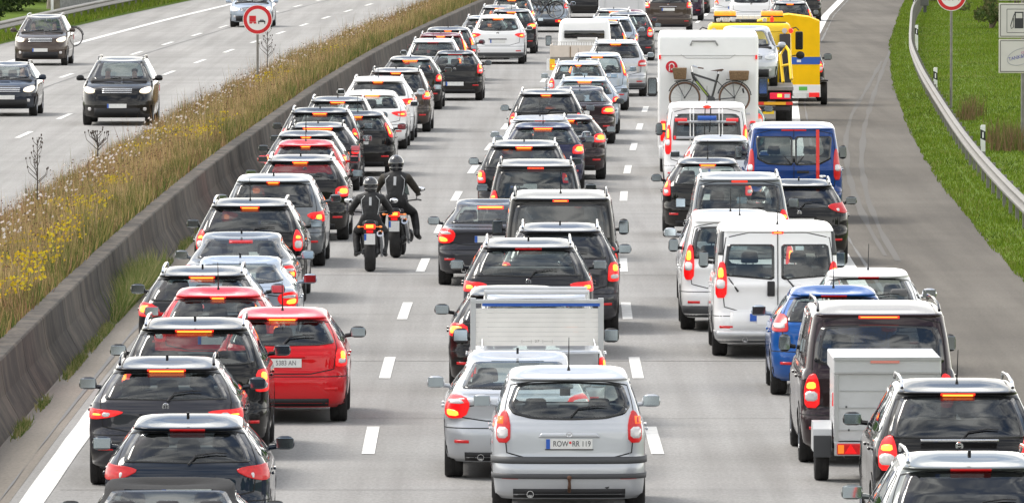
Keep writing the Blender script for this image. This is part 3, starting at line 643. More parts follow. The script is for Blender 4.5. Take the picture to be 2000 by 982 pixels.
def road_mat(name, base, tint2, dark=.0, bands=True):
    m = bpy.data.materials.new(name); m.use_nodes = True; t = m.node_tree; b = t.nodes['Principled BSDF']; b.inputs['Roughness'].default_value = .88; b.inputs['Specular IOR Level'].default_value = .35
    g = t.nodes.new('ShaderNodeTexCoord')
    def noise(sc, scale, det=5, ro=.6):
        mp = t.nodes.new('ShaderNodeMapping'); mp.inputs['Scale'].default_value = sc; t.links.new(g.outputs['Object'], mp.inputs[0])
        n = t.nodes.new('ShaderNodeTexNoise'); n.inputs['Scale'].default_value = scale; n.inputs['Detail'].default_value = det; n.inputs['Roughness'].default_value = ro
        t.links.new(mp.outputs[0], n.inputs['Vector']); return n.outputs['Fac']
    def ramp(src, a, b_, c0, c1):
        r = t.nodes.new('ShaderNodeValToRGB'); r.color_ramp.elements[0].position = a; r.color_ramp.elements[1].position = b_
        r.color_ramp.elements[0].color = (*c0, 1); r.color_ramp.elements[1].color = (*c1, 1); t.links.new(src, r.inputs[0]); return r.outputs[0]
    def mul(a, c):
        x = t.nodes.new('ShaderNodeMix'); x.data_type = 'RGBA'; x.blend_type = 'MULTIPLY'; x.inputs['Factor'].default_value = 1; t.links.new(a, x.inputs[6]); t.links.new(c, x.inputs[7]); return x.outputs[2]
    c = ramp(noise((1, .12, 1), .35), .3, .7, base, tint2)                 # broad patches along the carriageway
    c = mul(c, ramp(noise((14, 3.2, 1), 1.6, 8, .75), .30, .70, (.76, .76, .76), (1.2, 1.2, 1.2)))   # aggregate
    c = mul(c, ramp(noise((.8, .012, 1), 2.2, 3), .35, .62, (.84, .835, .825), (1.04, 1.04, 1.04)))      # wheel tracks
    if bands: c = mul(c, ramp(noise((.05, .55, 1), .6, 4), .35, .60, (.90, .90, .90), (1.02, 1.02, 1.02)))  # crosswise bands: slab joints, plus shading painted into the colour
    t.links.new(c, b.inputs['Base Color'])
    bp = t.nodes.new('ShaderNodeBump'); bp.inputs['Strength'].default_value = .35; bp.inputs['Distance'].default_value = .01; t.links.new(noise((1, 1, 1), 40, 3), bp.inputs['Height']); t.links.new(bp.outputs[0], b.inputs['Normal'])
    return m
ROAD = road_mat('pale_asphalt', (.245, .242, .236), (.295, .290, .282))
ROAD2 = road_mat('old_concrete', (.262, .258, .250), (.31, .303, .293))
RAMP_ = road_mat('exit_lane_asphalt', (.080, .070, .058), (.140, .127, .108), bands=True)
SHO = road_mat('gritty_shoulder', (.17, .15, .125), (.25, .225, .195))
LINE = pmat('road_paint', (.66, .655, .63), .7, noise=.22, nscale=5)
TAR = pmat('tar_seam', (.11, .105, .10), .6)
def grass_mat(name, c0, c1, c2, scale=.6):
    m = bpy.data.materials.new(name); m.use_nodes = True; t = m.node_tree; b = t.nodes['Principled BSDF']; b.inputs['Roughness'].default_value = .95; b.inputs['Specular IOR Level'].default_value = .1
    g = t.nodes.new('ShaderNodeTexCoord'); n = t.nodes.new('ShaderNodeTexNoise'); n.inputs['Scale'].default_value = scale; n.inputs['Detail'].default_value = 10; n.inputs['Roughness'].default_value = .7
    t.links.new(g.outputs['Object'], n.inputs['Vector']); r = t.nodes.new('ShaderNodeValToRGB'); r.color_ramp.elements[0].position = .3; r.color_ramp.elements[0].color = (*c0, 1); r.color_ramp.elements[1].position = .7; r.color_ramp.elements[1].color = (*c2, 1)
    e = r.color_ramp.elements.new(.5); e.color = (*c1, 1); t.links.new(n.outputs['Fac'], r.inputs[0]); t.links.new(r.outputs[0], b.inputs['Base Color']); return m
GRD = grass_mat('rough_ground', (.03, .045, .012), (.05, .085, .018), (.08, .12, .025))
LWN = grass_mat('verge_turf', (.06, .095, .010), (.085, .135, .012), (.115, .165, .02), .9)
MED = grass_mat('median_soil', (.07, .06, .025), (.10, .09, .035), (.13, .11, .05), 1.5)
g_ = mk('ground', [(-3000, -500, -.06), (3000, -500, -.06), (3000, 4500, -.06), (-3000, 4500, -.06)], [(0, 1, 2, 3)], GRD, smooth=False); g_['kind'] = 'structure'
rg_ = random.Random(3); V = []; n_ = 90
for i in range(n_+1):
    a = PI*(.06+.88*i/n_); x_, y_ = 420*math.cos(a), -60-360*math.sin(a); h_ = 62+18*math.sin(i*.5)+rg_.uniform(-5, 5); V += [(x_, y_, -.1), (x_*1.03, y_*1.03, h_*.55), (x_*1.12, y_*1.12, h_), (x_*1.5, y_*1.5, -.1)]
o = mk('reflection_blocker_ridge', V, [(4*i+j, 4*i+j+1, 4*i+j+5, 4*i+j+4) for i in range(n_) for j in range(3)], GRD, smooth=True); o['kind'] = 'structure'  # unseen ridge behind the camera, added to darken sky reflections in the cars
strip('road', [lambda d: bc(d)-6.6, lambda d: bc(d)-4, lambda d: lc(d)-1.8, lambda d: lc(d)+1.78, lambda d: lc(d)+4.9], [0]*5, ROAD)
def rline(d): return float(np.interp(d, [60,148,222,300,380,454,499,620,760], [5.75,5.7,6.25,8.15,10.9,13.8,15.9,22.0,31.5]))
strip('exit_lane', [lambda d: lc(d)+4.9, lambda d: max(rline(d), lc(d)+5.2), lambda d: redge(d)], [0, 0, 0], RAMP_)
strip('opposite_road', [lambda d: bc(d)-23.2, lambda d: bc(d)-16, lambda d: bc(d)-9.9], [0]*3, ROAD2)
strip('shoulder', [lambda d: bc(d)-6.5, lambda d: bc(d)-5.78], [.004]*2, SHO)
strip('right_verge', [lambda d: redge(d), lambda d: redge(d)+.3, lambda d: grail(d)+.3, lambda d: redge(d)+8, lambda d: redge(d)+60], [.0, .07, .05, .15, 1.2], LWN)
strip('left_verge', [lambda d: bc(d)-60, lambda d: bc(d)-24, lambda d: bc(d)-23.1, lambda d: bc(d)-23.0], [.6, .12, .10, -.02], LWN)
def medz(u): return np.interp(u, [-10.2, -9.7, -8.4, -7.2, -6.9], [.0, .10, .38, .66, .72])
strip('median_strip', [(lambda d, u=u: bc(d)+u) for u in (-9.95, -9.7, -8.4, -7.2, -6.9)], [float(medz(u)) for u in (-9.95, -9.7, -8.4, -7.2, -6.9)], MED)
# ---- painted lines ----
def ribbon(name, fx, w, d0, d1, mat=LINE, z=.008, step=3.0, segs=None, kind='structure', wob=0):
    V = []; f = []
    for a, b in (segs or [(d0, d1)]):
        n = max(2, int((b-a)/step)+1); st = len(V)
        for i in range(n):
            d = a+(b-a)*i/(n-1); x = float(fx(d)); e = (random.uniform(-wob, wob) if wob else 0)
            V += [(x-w/2-e, d, z), (x+w/2+e, d, z)]
        for i in range(n-1): q = st+2*i; f.append((q, q+1, q+3, q+2))
    o = mk(name, V, f, mat, None, smooth=False); o['kind'] = kind; return o
seg = [(127.0-18.08*2+18.08*k, 133.0-18.08*2+18.08*k) for k in range(0, 26)]
ribbon('lane_dashes', lambda d: lc(d)-1.81, .16, 0, 0, segs=seg)
ribbon('lane_dashes', lambda d: lc(d)+1.76, .16, 0, 0, segs=seg)
seg2 = [(a+6.5, b+6.5) for a, b in seg]+[(560+18*k, 566+18*k) for k in range(8)]
ribbon('lane_dashes', lambda d: bc(d)-16.8, .15, 0, 0, segs=seg2)
ribbon('lane_dashes', lambda d: bc(d)-13.7, .15, 0, 0, segs=[(a+4, b+4) for a, b in seg2])
ribbon('edge_line', lambda d: bc(d)-5.52, .28, 70, 690, wob=.006)
ribbon('edge_line', lambda d: bc(d)-20.25, .26, 70, 690)
ribbon('edge_line', lambda d: bc(d)-10.4, .2, 70, 690)
ribbon('edge_line', lambda d: rline(d), .32, 70, 690)
ribbon('tar_seam', lambda d: bc(d)-16.42, .10, 70, 690, TAR, .0045, wob=.02)
ribbon('tar_seam', lambda d: bc(d)-5.9, .04, 70, 690, TAR, .012, wob=.02)
ribbon('tar_seam', lambda d: rline(d)+.35, .05, 70, 690, TAR, .0046, wob=.02)
JNT = pmat('slab_joint', (.15, .145, .135), .8)
V = []; f = []
for q in np.arange(105, 520, 15.0):
    a, b, c_ = float(bc(q))-5.3, float(lc(q))+5.0, .045; n = len(V); V += [(a, q, .0044), (b, q+random.uniform(-.05, .05), .0044), (b, q+c_, .0044), (a, q+c_, .0044)]; f.append((n, n+1, n+2, n+3))
o = mk('slab_joints', V, f, JNT, None, smooth=False); o['kind'] = 'structure'
# tyre marks curving into the exit lane
TYM = pmat('tyre_marks', (.098, .092, .083), .85)
for off, pts in ((0, [(1722,120),(1692,175),(1663,225),(1652,270),(1655,330),(1672,390),(1700,450),(1730,500)]), (1, [(1755,60),(1728,125),(1705,190),(1688,250),(1682,320),(1695,390),(1722,455),(1755,510)])):
    P = [(XP(x, DY(y)), DY(y)) for x, y in pts]; P.sort(key=lambda q: q[1]); ys = [q[1] for q in P]; xs = [q[0] for q in P]
    ribbon('tyre_mark', lambda d, xs=xs, ys=ys: np.interp(d, ys, xs), .12, ys[0], ys[-1], TYM, .005, 5, wob=.03)

# ---- concrete barrier ----
CON = bpy.data.materials.new('stained_concrete'); CON.use_nodes = True
t = CON.node_tree; b_ = t.nodes['Principled BSDF']; b_.inputs['Roughness'].default_value = .9
g = t.nodes.new('ShaderNodeTexCoord'); m1 = t.nodes.new('ShaderNodeMapping'); m1.inputs['Scale'].default_value = (1, .42, .16); t.links.new(g.outputs['Object'], m1.inputs[0])
n1 = t.nodes.new('ShaderNodeTexNoise'); n1.inputs['Scale'].default_value = 2.2; n1.inputs['Detail'].default_value = 8; n1.inputs['Roughness'].default_value = .75; t.links.new(m1.outputs[0], n1.inputs['Vector'])
r1 = t.nodes.new('ShaderNodeValToRGB'); r1.color_ramp.elements[0].position = .40; r1.color_ramp.elements[0].color = (.020, .016, .012, 1); r1.color_ramp.elements[1].position = .68; r1.color_ramp.elements[1].color = (.115, .093, .072, 1)
t.links.new(n1.outputs['Fac'], r1.inputs[0]); t.links.new(r1.outputs[0], b_.inputs['Base Color'])
prof = [(-6.40, .0), (-6.43, .07), (-6.56, .30), (-6.60, .38), (-6.64, .60), (-6.665, .80), (-6.685, .822), (-6.95, .822), (-6.97, .60)]
V = []; f = []; mi = []; np_ = len(prof)
segL = 6.0; d = 80.0
while d < 640:
    st = len(V); nn = 4
    for i in range(nn+1):
        dd = d+(segL-.05)*i/nn
        for u, z in prof: V.append((float(bc(dd))+u, dd, z))
    for i in range(nn):
        for j in range(np_-1): f.append((st+i*np_+j, st+(i+1)*np_+j, st+(i+1)*np_+j+1, st+i*np_+j+1))
    f.append(tuple(range(st, st+np_))); f.append(tuple(range(st+nn*np_+np_-1, st+nn*np_-1, -1)))
    d += segL
o = mk('concrete_barrier', V, f, CON, None, smooth=False); bm = bmesh.new(); bm.from_mesh(o.data); bmesh.ops.recalc_face_normals(bm, faces=bm.faces); bm.to_mesh(o.data); bm.free()
tag(o, 'long weather-stained concrete barrier along the left edge of the jammed carriageway', 'barrier')

# ---- steel guard rails ----
def guard_rail(fx, side, d0, d1, label, step=4.0):
    x0 = float(fx(d0)); T = empty('guard_rail', (x0, d0, 0), 0, label, 'guard rail')
    w = [(0, .44), (.035, .455), (.075, .485), (.075, .525), (.02, .565), (0, .60), (.02, .635), (.075, .675), (.075, .715), (.035, .745), (0, .76), (-.012, .76), (-.012, .44)]
    ds = np.arange(d0, d1, 3.0); V = []; f = []; n = len(w)
    for dd in ds:
        for a, z in w: V.append((float(fx(dd))-side*a-x0, dd-d0, z))
    for i in range(len(ds)-1):
        for j in range(n): k = (j+1) % n; f.append((i*n+j, i*n+k, (i+1)*n+k, (i+1)*n+j))
    o = mk('rail_beam', V, f, STL, T, smooth=False); bm = bmesh.new(); bm.from_mesh(o.data); bmesh.ops.recalc_face_normals(bm, faces=bm.faces); bm.to_mesh(o.data); bm.free()
    m = MB(); m.box((0, 0, .33), (.07, .12, .68)); m.box((-side*.0, 0, .6), (.10, .08, .26)); p0 = None; d = d0; c = 0
    while d < d1-4 and c < 98:
        if p0 is None: p0 = m.build('rail_post', STL, T); q = p0
        else: q = p0.copy(); COL.objects.link(q)
        q.location = (float(fx(d))+side*.07-x0, d-d0, 0); d += step; c += 1
guard_rail(grail, 1, 160, 530, 'curving galvanised guard rail on the grass verge right of the exit lane')
guard_rail(lambda d: bc(d)-23.5, -1, 330, 640, 'weathered steel guard rail behind the far left road at the top left', 4.0)

# ---- grasses: real blades, colour per blade ----
def blade_mat(name, tr=.35):
    m = bpy.data.materials.new(name); m.use_nodes = True; t = m.node_tree; b = t.nodes['Principled BSDF']; b.inputs['Roughness'].default_value = .75; b.inputs['Specular IOR Level'].default_value = .15
    a = t.nodes.new('ShaderNodeAttribute'); a.attribute_name = 'tint'; t.links.new(a.outputs['Color'], b.inputs['Base Color'])
    tl = t.nodes.new('ShaderNodeBsdfTranslucent'); t.links.new(a.outputs['Color'], tl.inputs[0]); ms = t.nodes.new('ShaderNodeMixShader'); ms.inputs[0].default_value = tr
    t.links.new(b.outputs[0], ms.inputs[1]); t.links.new(tl.outputs[0], ms.inputs[2]); t.links.new(ms.outputs[0], t.nodes['Material Output'].inputs[0]); return m
BLD = blade_mat('grass_blades')
def tri_cloud(name, V, C, label, cat, per=3, kind='stuff'):
    """V (n*per,3) verts, C (n,3) colour per face"""
    n = len(V)//per; me = bpy.data.meshes.new(name); me.vertices.add(len(V)); me.vertices.foreach_set('co', V.astype(np.float32).ravel())
    me.loops.add(len(V)); me.loops.foreach_set('vertex_index', np.arange(len(V), dtype=np.int32)); me.polygons.add(n)
    me.polygons.foreach_set('loop_start', np.arange(0, len(V), per, dtype=np.int32)); me.polygons.foreach_set('loop_total', np.full(n, per, dtype=np.int32))
    at = me.attributes.new('tint', 'FLOAT_COLOR', 'FACE'); c4 = np.concatenate([C, np.ones((n, 1))], 1).astype(np.float32); at.data.foreach_set('color', c4.ravel())
    me.materials.append(BLD); me.update(calc_edges=True); me.validate()
    o = bpy.data.objects.new(name, me); COL.objects.link(o); tag(o, label, cat, kind=kind); return o
def blades(P, h, w, lean, ang=None):
    """thin triangles facing roughly along the road"""
    n = len(P); a = RNG.uniform(-.9, .9, n) if ang is None else ang
    dx = np.cos(a)*w/2; dy = np.sin(a)*w/2
    L0 = P+np.stack([-dx, -dy, np.zeros(n)], 1); R0 = P+np.stack([dx, dy, np.zeros(n)], 1)
    T = P+np.stack([RNG.normal(0, 1, n)*lean*h, RNG.normal(0, 1, n)*lean*h, h], 1)
    return np.stack([L0, R0, T], 1).reshape(-1, 3)
def vnoise(x, y, s, seed):
    """cheap smooth value noise"""
    r = np.random.default_rng(seed).random((128, 128)); X = x/s; Y = y/s; xi = np.floor(X).astype(int); yi = np.floor(Y).astype(int); fx = X-xi; fy = Y-yi
    fx = fx*fx*(3-2*fx); fy = fy*fy*(3-2*fy); g = lambda i, j: r[i % 128, j % 128]
    return (g(xi, yi)*(1-fx)+g(xi+1, yi)*fx)*(1-fy)+(g(xi, yi+1)*(1-fx)+g(xi+1, yi+1)*fx)*fy
def pick(pal, w):
    w = w/w.sum(1, keepdims=True); c = np.cumsum(w, 1); r = RNG.random(len(w))[:, None]; i = (r > c).sum(1); return np.array(pal)[np.clip(i, 0, len(pal)-1)]
N1 = 380000
dd = 100+(560-100)*RNG.random(N1)**1.35; u = -9.95+3.0*RNG.random(N1)**.92
cx = bc(dd)+u; nz = vnoise(dd, u*2+50, 6, 1); n2 = vnoise(dd, u*3+90, 1.6, 2); n3 = vnoise(dd, u+20, 15, 3)
edge = np.clip((u+7.75)/.8, 0, 1)    # 1 next to the barrier
pt = vnoise(dd*.35, u*2.2+7, 1.1, 12)
h = (.26+.34*n2+.20*nz)*(.62+.62*pt)*(1-.22*edge)*RNG.uniform(.5, 1.12, N1); tall = RNG.random(N1) < .035; h = np.where(tall, h*1.5, h)
pal = [(.52,.35,.18), (.64,.47,.26), (.27,.235,.08), (.10,.14,.035), (.17,.095,.055), (.38,.22,.125), (.42,.34,.13)]
far_ = np.clip((-8.6-u)/1.2, 0, 1)
wt = np.stack([1.2*(1-edge)+.1, 1.3*(1-far_)*(1-edge)*(.4+nz)+.1, .5+edge, .15+2.4*edge*(.4+n2)+.5*(n3 < .35), .25+.9*far_, .45+1.0*far_, .7+.6*nz], 1)
wt[:, 3] += 1.3*(pt > .72); wt[:, 2] += 1.1*(pt > .62); wt[:, 4] += 1.6*(pt < .3); wt[:, 5] += 1.4*(pt < .36)
C = pick(pal, wt)*RNG.uniform(.5, 1.1, (N1, 1))
V = blades(np.stack([cx, dd, medz(u)], 1), h, RNG.uniform(.010, .026, N1), .16)
tri_cloud('meadow_grass', V, np.clip(C, 0, 1), 'tall dry tan and green grass filling the strip between the two carriageways', 'grass')
# heads on stalks: seed heads, yellow and white flowers
def heads(name, n, area, size, cols, hh, label, clus=None, seed=5):
    r = np.random.default_rng(seed)
    if clus: 
        k = r.integers(0, len(clus), n); cd = np.array([c[0] for c in clus])[k]; cu = np.array([c[1] for c in clus])[k]; sd_ = np.array([c[2] for c in clus])[k]
        d = cd+r.normal(0, 1, n)*sd_; uu = cu+r.normal(0, .20, n)
    else: d = area[0]+(area[1]-area[0])*r.random(n)**1.3; uu = area[2]+(area[3]-area[2])*r.random(n)
    uu = np.clip(uu, -9.9, -7.0); x = bc(d)+uu; z = medz(uu)+hh[0]+(hh[1]-hh[0])*r.random(n); s = size*r.uniform(.6, 1.4, n); P = np.stack([x, d, z], 1)
    Q = []
    for a, b in ((-1, -.6), (.1, -1), (1, -.2), (.2, 1)): Q.append(P+np.stack([a*s, r.normal(0, .4, n)*s, b*s*.9], 1))
    V = np.stack(Q, 1).reshape(-1, 3); C = np.array(cols)[r.integers(0, len(cols), n)]*r.uniform(.8, 1.2, (n, 1))
    tri_cloud(name, V, np.clip(C, 0, 1), label, 'plants', per=4)
def clusters_px(pts, sd): return [(DY(y, 1.1), XP(x, DY(y, 1.1))-float(bc(DY(y, 1.1))), sd) for x, y in pts]
yc = clusters_px([(40,490),(80,505),(30,450),(150,385),(185,380),(170,400),(120,370),(230,340),(215,335),(330,228),(300,230),(270,262),(250,255),(405,245),(395,235),(385,255),(520,130),(540,120),(560,140),(60,540),(20,560),(100,440),(640,90),(420,222),(520,145),(150,430),(110,460),(345,240)], .42)
heads('ragwort_flowers', 1700, None, .021, [(.62,.42,.02), (.50,.38,.03), (.62,.50,.05)], (.36, .62), 'clumps of yellow flowers in the grass between the carriageways', clus=yc)
heads('white_flowers', 1500, (110, 430, -9.9, -8.4), .024, [(.72,.66,.62), (.66,.58,.55)], (.35, .75), 'scattered white fluffy seed heads along the far side of the median grass', seed=8)
heads('seed_heads', 6000, (100, 560, -9.9, -7.4), .014, [(.10,.055,.04), (.16,.09,.06), (.24,.13,.09)], (.30, .75), 'brown seed heads standing above the median grass', seed=9)
# weeds at the foot of the barrier
N4 = 9000; cl = RNG.uniform(105, 260, 60); k = RNG.integers(0, 60, N4); dd = cl[k]+RNG.normal(0, .7, N4); dd[:2600] = RNG.normal(171, 3.5, 2600); u = -6.36+RNG.random(N4)*.12
hs = np.where(np.arange(N4) < 2600, .55, .13)*RNG.uniform(.4, 1.2, N4)
V = blades(np.stack([bc(dd)+u, dd, np.full(N4, .0)], 1), hs, RNG.uniform(.01, .022, N4), .35); C = pick([(.10,.16,.04), (.20,.22,.07), (.33,.30,.14)], np.ones((N4, 3)))
tri_cloud('barrier_weeds', V, C, 'green weeds growing at the foot of the concrete barrier', 'weeds')
# lawn of the right verge and the far left verge
N5 = 230000; dd = 165+(520-165)*RNG.random(N5)**1.25; u = RNG.random(N5)**1.1*9; x = redge(dd)+u-.03-.07*(u < .6)*vnoise(dd, dd*0, 2.7, 21)**2; gz = np.interp(u, [0, .3, 2, 8, 9], [0, .07, .06, .15, .17])
n1_ = vnoise(dd, x*2, 3.5, 4); n2_ = vnoise(dd, x*3, 1.1, 6); back = np.clip((u-2)/4, 0, 1)
h = (.04+.04*n2_+.09*back*n1_)*RNG.uniform(.6, 1.3, N5)*(1+.6*(n1_ > .75))
pal = [(.135,.205,.016), (.11,.18,.014), (.17,.235,.028), (.065,.105,.014), (.21,.225,.06)]
wt = np.stack([1+0*u, 1+n1_, 1.1-.5*back, .25+1.6*(n1_ < .36), .25+1.3*(vnoise(dd, x*2, 2.1, 31) > .72)], 1); C = pick(pal, wt)*RNG.uniform(.8, 1.2, (N5, 1))
V = blades(np.stack([x, dd, gz], 1), h, RNG.uniform(.012, .03, N5), .3)
tri_cloud('verge_grass', V, C, 'short bright green grass of the right verge', 'grass')
N6 = 60000; dd = 330+(560-330)*RNG.random(N6); u = -25.5+2.55*RNG.random(N6); x = bc(dd)+u
C = pick(pal, np.ones((N6, 5)))*RNG.uniform(.8, 1.3, (N6, 1)); V = blades(np.stack([x, dd, np.full(N6, .1)], 1), RNG.uniform(.08, .30, N6), RNG.uniform(.02, .04, N6), .3)
tri_cloud('far_verge_grass', V, C, 'green grass in front of the guard rail beyond the opposite road', 'grass')
# dead brown weeds by the petrol sign and behind the rail
N7 = 900; cs = [(XP(x, DY(y)), DY(y)) for x, y in ((1966,292),(1975,296),(1985,288),(1993,300),(1955,300),(1945,285),(1904,232),(1890,240))]; k = RNG.integers(0, len(cs), N7); cx_ = np.array([c[0] for c in cs])[k]+RNG.normal(0, .14, N7); cy_ = np.array([c[1] for c in cs])[k]+RNG.normal(0, .5, N7)
C = pick([(.14,.09,.05), (.10,.12,.03), (.22,.15,.08)], np.ones((N7, 3))); V = blades(np.stack([cx_, cy_, np.full(N7, .08)], 1), RNG.uniform(.2, .75, N7), RNG.uniform(.012, .03, N7), .16)
tri_cloud('dry_weeds', V, C, 'brown dry weeds on the grass beside the petrol sign post', 'weeds')
# ---- bushes ----
def bush(x, y, z, r, n, label, cols, leaf=.09, group=None, stem=True):
    T = empty('bush', (x, y, 0), 0, label, 'bush', group); rg = np.random.default_rng(int(abs(x*97+y)))
    nb = 26; cc = rg.normal(0, .42, (nb, 3)); cc[:, 2] = np.abs(cc[:, 2])*.9+.25; rr_ = rg.uniform(.16, .38, nb); k = rg.integers(0, nb, n)
    q = rg.normal(0, 1, (n, 3)); q /= np.linalg.norm(q, axis=1, keepdims=True); P = (cc[k]+q*rr_[k][:, None]*rg.random((n, 1))**.3)*np.array(r); P[:, 2] = np.abs(P[:, 2])+z
    a = rg.normal(0, 1, (n, 3)); a /= np.linalg.norm(a, axis=1, keepdims=True); b = np.cross(a, rg.normal(0, 1, (n, 3))); b /= np.linalg.norm(b, axis=1, keepdims=True); s = leaf*rg.uniform(.6, 1.4, (n, 1))
    V = np.stack([P-a*s, P-b*s*.5, P+a*s, P+b*s*.5], 1).reshape(-1, 3); C = np.array(cols)[(k+rg.integers(0, 2, n)) % len(cols)]*rg.uniform(.7, 1.3, (n, 1))
    o = tri_cloud('foliage', V, np.clip(C, 0, 1), None, None, per=4, kind=None); o.parent = T
    m = MB(); 
    for j in range(5): a_ = rg.uniform(0, 6.28); m.tube([(0, 0, -.1), (math.cos(a_)*r[0]*.25, math.sin(a_)*r[1]*.25, r[2]*.5), (math.cos(a_)*r[0]*.5, math.sin(a_)*r[1]*.5, r[2])], [.05, .035, .015], 6)
    m.build('trunk', pmat('bark', (.12, .09, .065), .9, noise=.3), T)
BG = [(.035,.06,.015), (.05,.085,.02), (.025,.045,.012), (.07,.10,.03)]
hl = ['dark dense bush at the extreme top left corner', 'dark bush behind the guard rail beside the pale trunk at the top left', 'shadowy bush just left of the pale trunk at the top left', 'dark bush standing behind the striped post at the top left', 'big dark bush on the slope left of the brown oncoming car']
for i, (xx, dq) in enumerate([(-22.6, 425), (-23.2, 455), (-22.4, 480), (-21.5, 510), (-26.0, 440)]):
    bush(xx, dq, .0, (2.6, 7, 3.2), 7000, hl[i], BG, .12, 'bushes behind the far guard rail')
rl = ['bush on the grass slope behind the round sign on the right', 'rough bush between the round sign and the petrol sign', 'dark bush at the top right just left of the blue sign', 'low dark bush on the slope left of the petrol sign', 'small scruffy bush above the short grey box at the top right', 'dark bush behind the petrol sign at the right edge']
for i, (px_, py_, rz_) in enumerate([(1845, 2, 1.4), (1900, -8, 1.8), (1940, 8, 2.2), (1935, 60, .8), (1822, 5, 1.0), (1985, 20, 2.4)]):
    dq = DY(py_); bush(XP(px_, dq), dq, .3, (.9, 3.0, rz_), 2600, rl[i], [(.045,.075,.02), (.08,.11,.03), (.10,.10,.04)], .07, 'bushes on the right slope')
# pale trunk, slat fence
m = MB(); m.tube([(0, 0, -.2), (.05, 0, 1.5), (-.05, .1, 4.5)], [.42, .33, .26], 12); xx = XP(88, 452)
T = empty('bare_trunk', (xx, 462, 0), 0, 'thick pale tree trunk behind the guard rail at the top left', 'tree'); m.build('trunk', pmat('pale_bark', (.26, .23, .19), .9, noise=.35, nscale=3), T, True)
m = MB()
T = empty('slat_fence', (0, 0, 0), 0, 'grey vertical slat fence behind the far guard rail', 'fence'); c = 0
for dq in np.arange(440, 620, .62):
    m.box((float(bc(dq))-24.6, dq, 1.0), (.05, .34, 2.0))
m.build('slats', pmat('grey_wood', (.24, .24, .24), .85, noise=.25), T)
m = MB()
for z in (.45, 1.6):
    m.tube([(float(bc(q))-24.68, q, z) for q in np.arange(440, 620, 10)], .05, 6)
m.build('fence_rail', STL, T)
m = MB(); m.tube([(0, 0, 0), (1.2, 0, 4.0)], [.07, .06], 8); m.build('brace', STL, T, loc=(XP(128, 447), 447, 0))
# dead thistle
def dead_weed(px, py_top, dq, h, label):
    zt = H0-(py_top-YH)*dq/F; xx = XP(px, dq); z0 = zt-h; m = MB(); rg = random.Random(int(px)); m.tube([(0, 0, z0), (.01, 0, z0+h*.5), (.0, 0, zt)], [.014, .011, .004], 6)
    for i in range(22):
        z = z0+h*(.25+.72*i/22); a = rg.uniform(0, 6.28); l = .20*(1-.6*i/22)*rg.uniform(.6, 1.2); m.tube([(0, 0, z), (l*math.cos(a), l*math.sin(a), z+l*.9), (l*1.15*math.cos(a), l*1.15*math.sin(a), z+l*1.5)], [.007, .005, .003], 4)
        m.ell((l*1.15*math.cos(a), l*1.15*math.sin(a), z+l*1.55), (.014, .014, .024), 6, 4)
    T = empty('dead_weed', (xx, dq, 0), 0, label, 'plant'); m.build('stalk', pmat('dead_stalk', (.055, .04, .03), .9), T)
dead_weed(72, 268, 190, 1.15, 'tall dead dark branching weed standing above the median grass at the left')
dead_weed(522, 62, 290, 1.0, 'thin dead weed in the grass just right of the median sign post')
dead_weed(190, 262, 205, .45, 'small dead weed at the grass edge below the dark four by four')
# delineator posts
def delineator(px, ytop, dq, label):
    zt = H0-(ytop-YH)*dq/F; T = empty('delineator_post', (XP(px, dq), dq, 0), 0, label, 'post', 'white roadside delineator posts')
    m = MB(); s = zt/1.02; m.box((0, 0, .36*s), (.11, .09, .74*s), .01); m.build('post', WHI, T)
    m = MB(); m.prism([(-.057, .70*s), (.057, .64*s), (.057, .86*s), (-.057, .92*s)], -.047, .047); k = m.build('black_band', PLA, T)
    m = MB(); m.prism([(-.056, .9202*s), (.056, .8602*s), (.056, 1.02*s), (-.03, 1.02*s), (-.056, .99*s)], -.045, .045); m.prism([(-.056, .50*s), (.056, .50*s), (.056, .6398*s), (-.056, .6998*s)], -.0465, .0465); m.build('post_top', WHI, T)
    m = MB(); m.box((0, -.05, .78*s), (.035, .008, .14*s)); m.build('reflector', pmat('reflector_white', (.85, .85, .85), .2), k)
delineator(1920, 244, 240, 'nearest white and black delineator post behind the right guard rail')
delineator(1827, 132, 301, 'second white and black delineator post up the right guard rail')
delineator(1790, 49, 372, 'third white and black delineator post at the bend of the right guard rail')
delineator(1786, -12, 445, 'farthest white and black delineator post beside the short grey box')
delineator(102, -34, 425, 'black and white delineator post behind the far left guard rail')
m = MB(); T = empty('roadside_box', (XP(1802, 457), 457, 0), 0, 'short grey box on a post above the right guard rail', 'cabinet'); m.box((0, 0, .75), (.52, .3, .75), .02); m.build('box', pmat('box_grey', (.12, .12, .12), .7), T); m = MB(); m.box((.1, 0, .2), (.14, .14, .5)); m.build('post', PLG, T)
